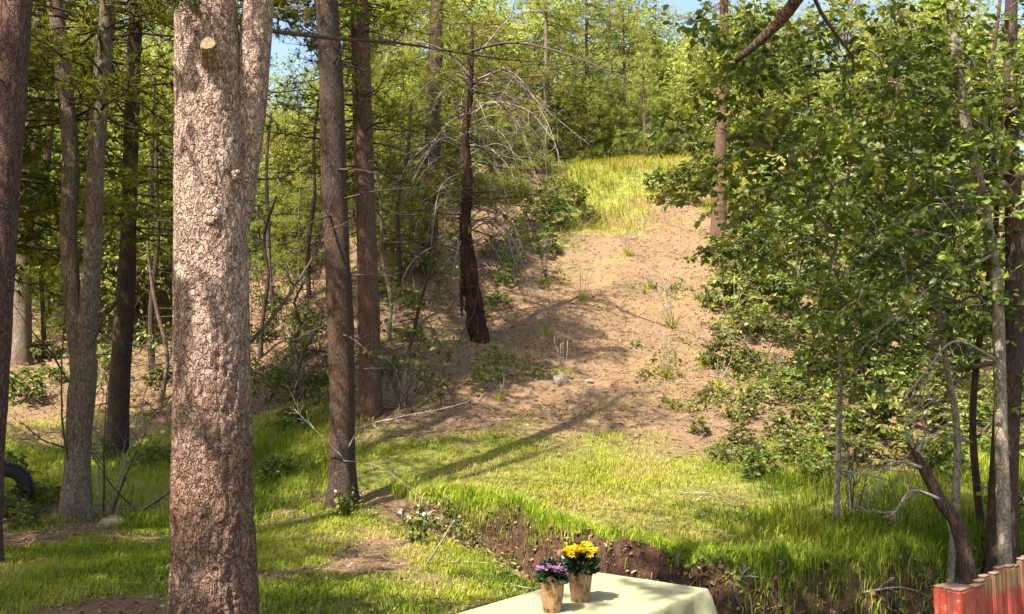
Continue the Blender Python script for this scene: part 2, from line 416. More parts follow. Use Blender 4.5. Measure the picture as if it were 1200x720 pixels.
def wiggle(a, b, n, amp, rng, sag=0.):
    t = np.linspace(0, 1, n)[:, None]
    a, b = np.asarray(a, float), np.asarray(b, float)
    L = np.linalg.norm(b - a)
    off = np.cumsum(rng.normal(size=(n, 3)), 0) * amp * L / math.sqrt(n)
    off = off - t * off[-1] - (1 - t) * off[0]
    P = a + (b - a) * t + off
    P[:, 2] -= sag * L * (4 * t * (1 - t))[:, 0]
    return P
def dead_branch(pts, r0, r1, rng, twigs=6, tl=.4, amp=.05, side=5):
    """one branch with forked side twigs as one mesh geometry"""
    g = Geo()
    Pc = resample(pts, step=.08)
    L = np.linalg.norm(np.diff(Pc, axis=0), axis=1).sum()
    Pc = Pc + np.cumsum(rng.normal(size=Pc.shape), 0) * amp * .04
    rr = np.linspace(r0, r1, len(Pc))
    g.add(*tube(Pc, rr, side))
    for k in range(twigs):
        i = int(len(Pc) * rng.uniform(.25, .97)); i = min(i, len(Pc) - 2)
        d = norm(Pc[i + 1] - Pc[i]); q = norm(d + rng.normal(size=3) * .8)
        l = tl * rng.uniform(.4, 1.2)
        tw = wiggle(Pc[i], Pc[i] + q * l, 6, .12, rng)
        g.add(*tube(tw, np.linspace(rr[i] * .6, r1 * .5, 6), 4))
        if l > tl * .6:
            for _ in range(2):
                e = tw[3] + norm(q + rng.normal(size=3) * .9) * l * .5
                g.add(*tube(wiggle(tw[3], e, 4, .1, rng), np.linspace(rr[i] * .35, r1 * .4, 4), 3))
    return g

def pine_crown(axis, zr, rmax, nb, rng, shape=1.0, tuft=14, nl=.17, nw=.006, tpb=10, spread=.75, droop=.15, lr=.022, azim=None, density=None, rfun=None, limb_frac=1.0):
    """limbs + needle tufts round a trunk axis (callable z->(x,y)); zr=(z0,z1)"""
    g = Geo(); C, D, T = [], [], []
    for b in range(nb):
        u = rng.uniform(0, 1) ** .9
        z = zr[0] + (zr[1] - zr[0]) * u
        a = rng.uniform(0, 2 * np.pi) if azim is None else azim(rng, u)
        L = rmax * ((1 - u) ** shape * .85 + .15) * rng.uniform(.6, 1.15)
        if rfun is not None: L *= rfun(a, z)
        if L < .15: continue
        o = np.array([*axis(z), z])
        h = np.array([math.cos(a), math.sin(a), 0])
        t = np.linspace(0, 1, 8)
        rise = rng.uniform(-.05, .3) - droop * 1.2 * (1 - u)
        P = o + h * (L * t)[:, None] + np.array([0, 0, 1.]) * (L * (rise * t - droop * t ** 2 + .12 * t ** 3))[:, None]
        P[1:] += np.cumsum(rng.normal(size=(7, 3)), 0) * .02 * L
        r0 = lr * (.4 + .6 * min(1, L / rmax))
        g.add(*tube(P, np.linspace(r0, r0 * .2, 8), 4), mat=1)
        k = max(3, int(tpb * L / rmax + .5)); bt = rng.uniform(0, 1)
        for s in range(k):
            ti = rng.uniform(.28, 1) if s else 1.0
            f = ti * 7; i = min(int(f), 6); p = P[i] + (P[i + 1] - P[i]) * (f - i)
            d0 = norm(P[i + 1] - P[i])
            sd = norm(d0 * .7 + rng.normal(size=3) * np.array([.8, .8, .45]) + np.array([0, 0, .15]))
            l = rng.uniform(.12, .5) * min(1, .35 + L * .3) * (1.25 - ti * .5)
            e = p + sd * l
            g.add(*tube(np.stack([p, (p + e) / 2 + rng.normal(size=3) * .02, e]), [r0 * .35, r0 * .25, r0 * .14], 3, cap=False), mat=1)
            for w_ in np.linspace(1, .35, max(1, int(l / .12))):
                C.append(p + sd * l * w_ + rng.normal(size=3) * .03); D.append(norm(sd + np.array([0, 0, .25])))
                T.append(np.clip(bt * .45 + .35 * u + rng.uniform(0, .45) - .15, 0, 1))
    if C:
        V, f, tt = needles(np.array(C), np.array(D), tuft, nl, nw, spread, rng, np.array(T))
        g.add(V, f, tt, 0)
    return g

def leafy(targets, root_pts, rng, leaf=.07, per=26, spray=.30, seg=.22, rbase=.02, mat_leaf=0, leaf_top=.0, twig_r=.0016, droop=.3, lratio=.62, lightbias=None, expo=2.4):
    """branches grown from root_pts (trunk nodes) to the targets, leaf sprays at the ends. -> Geo(limbs mat 1, leaves mat 0)"""
    nodes = [np.asarray(p, float) for p in root_pts]; par = [-1] * len(nodes); nroot = len(nodes)
    tg = sorted([np.asarray(p, float) for p in targets], key=lambda p: min(np.linalg.norm(p - q) for q in nodes[:nroot]))
    ends = []
    A = np.array(nodes)
    for p in tg:
        d = np.linalg.norm(A - p, axis=1) + np.maximum(0, A[:, 2] - p[2]) * .6
        i = int(np.argmin(d)); a = A[i]; L = np.linalg.norm(p - a); m = max(2, int(L / seg))
        W = wiggle(a, p, m + 1, .10, rng, sag=-.08)[1:]
        for q in W:
            nodes.append(q); par.append(i); i = len(nodes) - 1
        A = np.vstack([A, W]); ends.append(i)
    cnt = np.zeros(len(nodes))
    for e in ends:
        while e >= nroot: cnt[e] += 1; e = par[e]
    g = Geo()
    rad = twig_r * 1.6 * np.maximum(cnt, 1) ** (1 / expo)
    kids = {}
    for i in range(nroot, len(nodes)): kids.setdefault(par[i], []).append(i)
    done = set()
    for i in range(nroot, len(nodes)):
        if i in done: continue
        ch = [par[i], i]; done.add(i)
        while True:
            k = [c for c in kids.get(ch[-1], []) if c not in done]
            if not k: break
            c = max(k, key=lambda c: cnt[c]); ch.append(c); done.add(c)
        P = np.array([nodes[c] for c in ch]); rr = np.array([rad[ch[1]]] + [rad[c] for c in ch[1:]])
        if len(P) > 2: Pq = resample(P, n=2); rr = np.interp(np.linspace(0, 1, len(Pq)), np.linspace(0, 1, len(P)), rr)
        else: Pq = P
        g.add(*tube(Pq, rr, 5 if rr[0] > .006 else 3, cap=False), mat=1)
    C, D, T = [], [], []
    for e in ends:
        p = nodes[e]; d0 = norm(p - nodes[par[e]]); base_t = rng.uniform(0, 1)
        for s in range(max(2, per // 8)):
            sd = norm(d0 * .5 + rng.normal(size=3) * np.array([1, 1, .7])); l = spray * rng.uniform(.4, 1.1)
            tw = wiggle(p, p + sd * l, 5, .12, rng, sag=.08)
            g.add(*tube(tw, np.linspace(twig_r * 1.2, twig_r * .6, 5), 3, cap=False), mat=1)
            for k in range(8):
                u = (k + .7) / 8 * 4; i = min(int(u), 3); c = tw[i] + (tw[i + 1] - tw[i]) * (u - i)
                sgn = 1 if k % 2 else -1
                sv = norm(np.cross(sd, [0, 0, 1.]) + 1e-6) * sgn
                C.append(c); D.append(norm(sd * .6 + sv * .8 + rng.normal(size=3) * .35)); T.append(np.clip(base_t * .5 + rng.uniform(0, .5), 0, 1))
    C, D, T = np.array(C), np.array(D), np.array(T)
    return g, C, D, T
def make_leaf_mesh(mat, tint):
    rng = np.random.default_rng(5)
    V, f, t = leaves(np.zeros((1, 3)), np.array([[1., 0, 0]]), 1.0, rng, 0, .66, np.array([tint]), flat=8)
    return Geo().add(V, f, t).build('leaf', mat, mesh_only=True, smooth=False)
def leaf_objects(parent, C, D, size, mats, rng, n):
    """the n leaves nearest the viewer as single parts sharing mesh data"""
    if n <= 0 or not len(C): return np.zeros(len(C), bool)
    off = np.array(parent.location)
    dist = np.linalg.norm(C + off - np.array([0, 0, CAMZ]), axis=1)
    W = C + off
    vis = (np.abs(W[:, 0] / np.maximum(W[:, 1], .1)) < .6) & (W[:, 2] < CAMZ + .5 * W[:, 1])
    dist = np.where(vis, dist, 1e6)
    pick = np.argsort(dist)[:n]
    for k in pick:
        d = Vector(norm(D[k] + np.array([0, 0, -.3]))); up = Vector(norm(np.array([0, 0, .8]) + .7 * rng.normal(size=3)))
        s = d.cross(up).normalized(); u = s.cross(d)
        L = size * rng.uniform(.8, 1.25)
        o = bpy.data.objects.new('leaf', mats[int(rng.integers(len(mats)))]); COL.objects.link(o); o.parent = parent
        o.matrix_local = Matrix(((d.x * L, -s.x * L, u.x * L, C[k][0]), (d.y * L, -s.y * L, u.y * L, C[k][1]), (d.z * L, -s.z * L, u.z * L, C[k][2]), (0, 0, 0, 1)))
    m = np.zeros(len(C), bool); m[pick] = True
    return m
LEAFM = [make_leaf_mesh(M['leaf'], t) for t in (.15, .35, .55, .75, .92, 1.0)]

# ------------------------------------------------------------------ the big pine in front
def big_pine():
    b = at(250, 660, 4.9); b[2] = gz(b[0], b[1])
    t = thing('pine_tree', b, 'massive pinkish flaky-barked pine trunk with sawn branch stub and second stem', 'tree')
    rng = np.random.default_rng(3)
    L = lambda px, py, Y=4.9: at(px, py, Y) - b
    zs = [L(250, 800)]
    zs[0][2] = -.15; zs[0][0] = L(252, 720)[0]; zs[0][1] = 0
    P = np.vstack([zs[0], L(251, 720), L(250, 600), L(249, 450), L(248, 330), L(247, 200), L(244, 90), L(240, 0), L(238, -90), [L(238, -90)[0] - .05, .1, 6.5], [L(238, -90)[0] - .1, .1, 10], [L(238, -90)[0], .2, 15.5]])
    r = np.array([.265, .232, .219, .207, .203, .195, .182, .170, .165, .14, .10, .02])
    Pc = resample(P[:9], step=.011)
    idx = [int(np.argmin(np.linalg.norm(Pc - p, axis=1))) for p in P[:9]]
    rr = np.interp(np.arange(len(Pc)), idx, r[:9])
    def rf(a, s):
        ca, sa = np.cos(a), np.sin(a)
        n = fbm(ca * 3.2, sa * 3.2, s * 3.4, 71, 4)
        wx = (vnoise(ca * 2, sa * 2, s * 5, 73) - .5) * .9; fis = np.abs(2 * fbm(ca * 4.5 + wx, sa * 4.5 - wx, s * 3.1, 75, 3) - 1)
        pit = vnoise(ca * 15, sa * 15, s * 42, 78)
        pit2 = vnoise(ca * 9, sa * 9, s * 26, 81)
        lump = fbm(ca * .8, sa * .8, s * .9, 90, 2) - .5
        return 1 + .05 * (n - .5) - .05 * (1 - sstep(0, .22, fis)) * (.25 + .75 * sstep(2.6, 1.2, s)) - .03 * sstep(.66, .82, pit) - .035 * sstep(.70, .85, pit2) + .10 * lump + .16 * np.exp(-s / .35) * (.7 + .3 * np.cos(5 * a))
    g = Geo(); g.add(*tube(Pc, rr, 132, rf, cap=False))
    up = resample(P[8:], step=.3); ru = np.interp(up[:, 2], P[8:, 2], r[8:])
    g.add(*tube(up, ru * 1.0, 18))
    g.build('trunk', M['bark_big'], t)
    # second stem rising from the right side
    S = np.vstack([L(262, 330), L(276, 235), L(288, 130), L(296, 40), L(301, -30), L(308, -140), L(316, -330)])
    sc_ = resample(S, step=.014); rs = np.interp(sc_[:, 2], S[:, 2], [.06, .085, .094, .090, .085, .08, .06])
    def rf2(a, s):
        ca, sa = np.cos(a), np.sin(a)
        return 1 + .10 * (fbm(ca * 2.4, sa * 2.4, s * 4, 171, 4) - .5) - .06 * sstep(.66, .8, vnoise(ca * 8, sa * 8, s * 40, 178))
    sc_[:, 1] += .06
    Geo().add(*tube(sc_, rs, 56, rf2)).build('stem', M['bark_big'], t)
    # sawn stub
    e = L(262, 76); front = np.array([e[0], -.165, e[2] - .02]); tip = np.array([e[0] + .005, -.275, e[2] + .012])
    ss = np.stack([front + (tip - front) * u for u in np.linspace(0, 1, 8)])
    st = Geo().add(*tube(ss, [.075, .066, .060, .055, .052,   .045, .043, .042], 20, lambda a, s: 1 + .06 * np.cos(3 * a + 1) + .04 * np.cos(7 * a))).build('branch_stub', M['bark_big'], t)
    dsc = Geo(); q = norm(tip - front)
    dsc.add(*tube(np.stack([tip - q * .004, tip + q * .006]), [.039, .038], 20, lambda a, s: 1 + .06 * np.cos(3 * a + 1) + .04 * np.cos(7 * a)))
    dsc.build('cut_face', M['cut_wood'], st, smooth=False)
    # healed knots
    for (px, py, s_) in ((262, 262, .045), (246, 352, .045), (285, 212, .035), (276, 560, .025)):
        c = L(px, py); x = c[0] - L(248, py)[0]; rad = .20; yy = -math.sqrt(max(.01, rad ** 2 - x * x)) * .985
        o = np.array([c[0], yy, c[2]]); n_ = norm(np.array([x, yy, 0.]))
        g = Geo(); k = np.stack([o - n_ * .03, o + n_ * .002, o + n_ * .010, o + n_ * .006, o - n_ * .015])
        g.add(*tube(k, [s_ * 1.1, s_, s_ * .75, s_ * .5, s_ * .3], 14, lambda a, s: 1 + .15 * np.cos(2 * a + px) + .1 * np.cos(5 * a)))
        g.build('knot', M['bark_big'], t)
    # dead branches reaching right
    for pts, r0, r1, tw, tl in (
        ([at(306, 36, 4.95), at(380, 44, 5.3), at(470, 52, 5.7), at(560, 66, 6.1), at(640, 74, 6.4)], .014, .004, 9, .35),
        ([at(290, 404, 4.95), at(318, 372, 5.0), at(345, 335, 5.1), at(372, 292, 5.2), at(392, 232, 5.3)], .012, .004, 6, .22),
        ([at(300, 128, 5.0), at(318, 138, 5.0), at(326, 152, 5.02), at(318, 165, 5.05)], .005, .002, 2, .1),
        ([at(297, 210, 5.0), at(330, 208, 5.1), at(360, 190, 5.2), at(378, 180, 5.3)], .006, .002, 4, .2)):
        dead_branch([p - b for p in pts], r0, r1, rng, tw, tl).build('branch', M['twig_dark'], t)
    ax = lambda z: (P[8][0], .1)
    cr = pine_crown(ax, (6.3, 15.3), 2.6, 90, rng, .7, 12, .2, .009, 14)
    # low bough whose needles hang into the picture at the top
    bp = [L(200, -150, 4.9), L(205, -60, 4.7), L(212, -20, 4.62), L(222, 0, 4.6)]
    Pb = resample(bp, n=5); cr.add(*tube(Pb, np.linspace(.02, .005, len(Pb)), 5), mat=1)
    C = Pb[-7:][rng.integers(0, 7, 26)] + rng.normal(size=(26, 3)) * .05
    V, f, tt = needles(C, norm(rng.normal(size=(26, 3)) * .5 + np.array([0, 0, -.6])), 26, .13, .0028, .6, rng); cr.add(V, f, tt)
    tag(cr.build('crown', [M['needle_near'], M['bark_dark']], t), kind='stuff')
big_pine()

# ------------------------------------------------------------------ trunks in the middle distance
def path_tree(name, label, px_pts, Y, bark, seed, crown=None, base=None, lean_y=0., top=None, sides=22, step=.1, amp=.05, flare=.35, fa=6.5, cat='tree', group=None, rtop=.02, widths=None):
    """px_pts: [(px,py,width px)...] from the base up; Y depth of the base. The rest of the stem goes on above the frame."""
    px0, py0, _ = px_pts[0]
    b = at(px0, py0, Y); b[2] = gz(b[0], b[1])
    t = thing(name, b, label, cat, group)
    P, r = [np.array([0, 0, -.12 - .35 * float(sstep(14, 17, Y))])], [px_pts[0][2] / 2 / F * Y]
    for i, (px, py, w_) in enumerate(px_pts):
        yy = Y + lean_y * i
        p = at(px, py, yy) - b
        if i == 0: p[2] = .02
        P.append(p); r.append(w_ / 2 / F * yy)
    if top:
        d = norm(P[-1] - P[-2]); n = 4
        for k in range(1, n + 1):
            q = P[len(px_pts)] + np.array([d[0] * .6, d[1], 0]) * (top - P[len(px_pts)][2]) * k / n
            q[2] = P[len(px_pts)][2] + (top - P[len(px_pts)][2]) * k / n
            P.append(q); r.append(r[len(px_pts)] * (1 - k / n) + rtop * k / n)
    P = np.array(P)
    V, fc = trunk_geo(P, r, sides, step, seed, amp, flare, fa)
    Geo().add(V, fc).build('trunk', bark, t)
    return t, b, P, np.array(r)
def axis_of(P):
    return lambda z: (np.interp(z, P[:, 2], P[:, 0]), np.interp(z, P[:, 2], P[:, 1]))
def stubs(t, P, r, zr, n, rng, bark, lmin=.2, lmax=.9, tw=3):
    """dead side branches, each a part"""
    ax = axis_of(P)
    for k in range(n):
        z = rng.uniform(*zr); a = rng.uniform(0, 2 * np.pi); x, y = ax(z); rr = np.interp(z, P[:, 2], r)
        o = np.array([x, y, z]); h = np.array([math.cos(a), math.sin(a), rng.uniform(-.3, .25)]); l = rng.uniform(lmin, lmax)
        pts = [o + h * rr * .8, o + h * (rr + l * .4) + np.array([0, 0, -.04 * l]), o + h * (rr + l) + np.array([0, 0, -.15 * l])]
        dead_branch(pts, .009 + .006 * l, .002, rng, tw, l * .5).build('branch', bark, t)

def mid_trees():
    # dark straight pine with the red-brown foot
    rng = np.random.default_rng(21)
    t, b, P, r = path_tree('pine_tree', 'straight dark grey pine with reddish foot at the bank edge', [(400, 603, 36), (401, 540, 29), (400, 400, 30), (393, 250, 31), (388, 100, 29), (383, 0, 27)], 11.6, M['bark_dark'], 5, top=12.4)
    stubs(t, P, r, (1.5, 6.2), 14, rng, M['twig_dark'], .3, 1.3)
    for pts, r0 in (([at(402, 540, 11.4), at(440, 545, 11.2), at(468, 562, 11.05), at(492, 580, 11.0)], .007), ([at(405, 530, 11.5), at(430, 500, 11.4), at(520, 480, 11.5), at(550, 470, 11.6)], .012), ([at(400, 535, 11.4), at(375, 510, 11.3), at(345, 480, 11.2)], .01)):
        dead_branch([p - b for p in pts], r0, .003, rng, 5, .35).build('branch', M['dead_wood'], t)
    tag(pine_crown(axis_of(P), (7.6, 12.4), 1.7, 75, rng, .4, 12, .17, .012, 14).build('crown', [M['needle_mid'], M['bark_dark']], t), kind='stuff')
    # the redder pine behind it
    rng = np.random.default_rng(22)
    h = hit(432, 492)
    t, b, P, r = path_tree('pine_tree', 'red-barked pine half hidden behind the straight dark grey pine', [(432, 492, 34), (434, 440, 26), (430, 300, 24), (427, 200, 24), (424, 100, 23), (421, 0, 22)], h[1], M['bark_red'], 6, top=10.5)
    stubs(t, P, r, (2, 8), 14, rng, M['twig_dark'], .3, 1.4)
    tag(pine_crown(axis_of(P), (4.6, 10.5), 2.0, 120, rng, .5, 12, .18, .011, 14).build('crown', [M['needle_mid'], M['bark_dark']], t), kind='stuff')
    # forked tree on the left
    rng = np.random.default_rng(23)
    t, b, P, r = path_tree('forked_tree', 'tall grey-brown trunk forking into two stems left of the massive pine', [(90, 598, 34), (91, 540, 28), (95, 470, 31), (99, 425, 29), (100, 392, 14)], 11.4, M['bark_grey'], 7)
    for st, sd in (([(95, 500, 18), (93, 440, 20), (88, 380, 20), (80, 280, 19), (83, 200, 20), (78, 120, 19), (71, 60, 19), (62, -10, 19), (50, -110, 20), (35, -300, 14)], 31), ([(95, 500, 20), (100, 440, 22), (103, 380, 22), (108, 300, 21), (112, 200, 20), (119, 100, 20), (127, 0, 19), (136, -120, 20), (150, -300, 12)], 32)):
        S = np.array([at(px, py, 11.4) - b for px, py, w_ in st]); rr = [w_ / 2 / F * 11.4 for *_, w_ in st]
        V, fc = trunk_geo(S, rr, 20, .09, sd, .09, 0, 4)
        Geo().add(V, fc).build('stem', M['bark_grey'], t)
    for pts, r0 in (([at(84, 560, 11.3), at(74, 500, 11.2), at(73, 420, 11.1), at(80, 330, 11.0)], .017), ([at(80, 448, 11.3), at(60, 415, 11.2), at(38, 390, 11.0), at(10, 352, 10.8)], .016), ([at(75, 525, 11.3), at(48, 515, 11.1), at(22, 492, 11)], .012), ([at(106, 408, 11.3), at(118, 380, 11.2), at(134, 352, 11.1), at(140, 335, 11.1)], .016)):
        dead_branch([p - b for p in pts], r0, .004, rng, 5, .45).build('branch', M['twig_dark'], t)
    ax = lambda z: (np.interp(z, [0, 8], [0, .1]), 0)
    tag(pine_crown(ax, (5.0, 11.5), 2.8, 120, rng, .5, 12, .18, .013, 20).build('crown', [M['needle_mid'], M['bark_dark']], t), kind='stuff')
    # leaning trunk at the picture's edge
    rng = np.random.default_rng(24)
    t, b, P, r = path_tree('pine_tree', 'dark purplish-brown leaning trunk beside the half-buried tyre', [(-22, 640, 40), (-14, 520, 36), (-6, 400, 35), (3, 250, 34), (12, 120, 36), (19, 0, 36)], 8.2, M['bark_plum'], 8, top=13)
    stubs(t, P, r, (1.5, 5), 6, rng, M['twig_dark'], .3, .8)
    tag(pine_crown(axis_of(P), (5.4, 12.8), 2.6, 80, rng, .8, 12, .18, .006, 9).build('crown', [M['needle_mid'], M['bark_dark']], t), kind='stuff')
    # trunk between the forked tree and the big pine
    rng = np.random.default_rng(25)
    h = hit(140, 512)
    t, b, P, r = path_tree('pine_tree', 'slender dark lower trunk turning pale above, between forked tree and massive pine', [(138, 512, 26), (141, 440, 23), (148, 340, 21), (151, 260, 17), (154, 150, 18), (158, 40, 16)], min(h[1], 17), M['bark_dark'], 9, top=12)
    stubs(t, P, r, (1, 8), 16, rng, M['twig_dark'], .4, 1.4)
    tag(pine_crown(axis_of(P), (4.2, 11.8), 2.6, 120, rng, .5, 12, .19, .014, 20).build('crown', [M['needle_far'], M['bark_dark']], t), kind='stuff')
    # brown one further left
    rng = np.random.default_rng(26)
    h = hit(25, 425)
    t, b, P, r = path_tree('pine_tree', 'pale sunlit trunk with dark fork further up the slope behind the leaning trunk', [(25, 428, 22), (27, 330, 19), (33, 230, 18), (42, 130, 18), (48, 30, 16)], h[1], M['bark_grey'], 10, top=13)
    S = np.array([at(px, py, h[1]) - b for px, py in ((28, 320), (45, 270), (54, 200), (60, 120), (56, 20), (50, -80))])
    V, fc = trunk_geo(S, np.array([10, 10, 9, 8, 7, 5]) / 2 / F * h[1], 12, .12, 41, .08, 0)
    Geo().add(V, fc).build('stem', M['bark_dark'], t)
    stubs(t, P, r, (1, 8), 12, rng, M['twig_dark'], .4, 1.6)
    tag(pine_crown(axis_of(P), (3.0, 12.5), 2.6, 120, rng, .7, 12, .2, .012, 16).build('crown', [M['needle_far'], M['bark_dark']], t), kind='stuff')
    # burnt snag on the slope
    rng = np.random.default_rng(27)
    h = hit(561, 398); Y = h[1]
    t, b, P, r = path_tree('burnt_snag', 'charred red and black leaning snag with drooping bleached branches on slope', [(563, 400, 23), (558, 378, 25), (553, 345, 19), (549, 310, 20), (545, 265, 14), (548, 215, 13), (546, 160, 9), (551, 110, 8), (553, 50, 5)], Y, M['bark_burnt'], 11, top=7.6, flare=.1, amp=.2, fa=2.4)
    for k, pts in enumerate(([(552, 262), (575, 255), (596, 275), (610, 305), (622, 330)], [(550, 258), (585, 260), (604, 288), (616, 318)], [(552, 282), (572, 290), (596, 300), (618, 322)], [(545, 270), (535, 300), (530, 330)], [(552, 110), (590, 80), (605, 95), (640, 130), (690, 170)], [(552, 95), (600, 85), (640, 140), (660, 200)], [(550, 80), (540, 130), (547, 150), (540, 190)], [(551, 60), (600, 50), (660, 62), (720, 85), (752, 96)], [(550, 100), (600, 92), (680, 88), (700, 96)], [(548, 200), (520, 215), (510, 250), (505, 290)], [(549, 150), (530, 120), (500, 90)], [(550, 140), (575, 120), (620, 130), (650, 165)], [(551, 120), (590, 110), (630, 150), (642, 215)], [(549, 170), (575, 175), (598, 200), (612, 240)], [(550, 130), (520, 150), (490, 200), (470, 240)], [(551, 90), (520, 60), (480, 50), (440, 70)], [(552, 75), (600, 20), (650, 10)])):
        q = [at(x, y, Y - .25 * i * (1 if k % 2 else -.5) - (.8 * i if k in (7,) else 0)) - b for i, (x, y) in enumerate(pts)]
        dead_branch(q, .035 if k in (7,) else .024, .007, rng, 9, .7).build('branch', M['twig_dark'] if k in (7, 8, 10) else M['dead_wood'], t)
    ax = axis_of(P)
    for k, (pts, wd) in enumerate((([(547, 300), (542, 330), (541, 372)], 6), ([(553, 320), (562, 350), (566, 385)], 7))):
        q = resample([at(a_, b_, Y - .12 - .08 * k) - b for a_, b_ in pts], step=.07); n_ = len(q)
        g = Geo().add(*tube(q + rng.normal(size=q.shape) * .004, np.interp(np.linspace(0, 1, n_), [0, .15, .7, 1], np.array([.3, 1, .8, .15]) * wd / F * Y * .5) * rng.uniform(.9, 1.1, n_), 9, lambda a, s: .45 + .75 * np.abs(np.cos(a + .7)) + .12 * np.cos(5 * a + 9 * s)))
        g.build('bark_strip', M['bark_burnt'], t)
    for k in range(52):
        z = rng.uniform(1.6, 6.2); x, y = ax(z); o = np.array([x, y, z]); a = rng.normal() * .9 if k % 3 else np.pi + rng.normal() * .9
        h_ = np.array([math.cos(a), -abs(math.sin(a)) * .7, 0]); l = rng.uniform(.6, 2.0)
        dead_branch([o, o + h_ * l * .4 + [0, 0, .12 * l], o + h_ * l * .75 + [0, 0, -.15 * l], o + h_ * l + [0, 0, -rng.uniform(.4, .9) * l]], .016, .004, rng, 7, .55).build('branch', M['dead_wood'] if k % 2 else M['twig_dark'], t)
    tag(pine_crown(axis_of(P), (2.6, 8.6), 2.3, 60, rng, .4, 12, .19, .012, 14).build('crown', [M['needle_mid'], M['twig_dark']], t), kind='stuff')
    # pine with low hanging boughs
    rng = np.random.default_rng(28)
    h = hit(500, 318)
    t, b, P, r = path_tree('pine_tree', 'bough-clad pine with needles hanging down its stem left of the charred snag', [(502, 320, 22), (504, 250, 20), (508, 150, 19), (511, 50, 18), (513, -20, 16)], min(h[1], 25), M['bark_dark'], 13, top=13.5)
    tag(pine_crown(axis_of(P), (1.3, 13.2), 2.0, 170, rng, .35, 12, .2, .013, 16, droop=.35).build('crown', [M['needle_mid'], M['twig_dark']], t), kind='stuff')
    # pinkish trunk on the ridge
    rng = np.random.default_rng(29)
    h = hit(842, 276)
    t, b, P, r = path_tree('pine_tree', 'slim pinkish trunk rising from the hilltop grass among leafy branches', [(842, 278, 20), (844, 200, 15), (846, 120, 13), (848, 40, 12)], h[1], M['bark_red'], 14, top=13)
    tag(pine_crown(axis_of(P), (3.5, 12.8), 2.0, 90, rng, .7, 12, .22, .015, 16).build('crown', [M['needle_far'], M['bark_red']], t), kind='stuff')
    rng = np.random.default_rng(30)
    for k, (px, py, dx, top, wd) in enumerate(((8, 400, 12, 120, 7), (52, 420, -10, 180, 6), (178, 430, 10, 140, 8), (190, 470, -16, 250, 6), (168, 395, 14, 90, 6), (305, 420, 14, 230, 6), (322, 385, -8, 130, 7), (350, 430, 4, 330, 5), (362, 350, 10, 110, 6), (455, 400, -12, 200, 6), (468, 350, 8, 120, 7), (478, 420, 30, 300, 5), (340, 470, 40, 350, 5))):
        h = hit(px, py); pts = [(px + dx * u + rng.normal() * 3 * (u > 0), py + (top - py) * u, wd * (1 - .5 * u)) for u in (0, .25, .5, .75, 1)]
        t, b, P, r = path_tree('bare_sapling', 'thin bare ' + ('leaning' if abs(dx) > 11 else 'upright') + ' stem on the shaded hillside ' + ('behind the forked tree' if px < 250 else 'behind the straight dark grey pine' if px < 400 else 'beside the red-barked pine'), pts, h[1], M['bark_dark'] if k % 3 else M['bark_grey'], 200 + k, flare=.1, sides=8, step=.2, group='thin bare stems on the hillside')
        stubs(t, P, r, (.6, P[-1][2]), 7, rng, M['twig_dark'], .4, 1.3)
mid_trees()

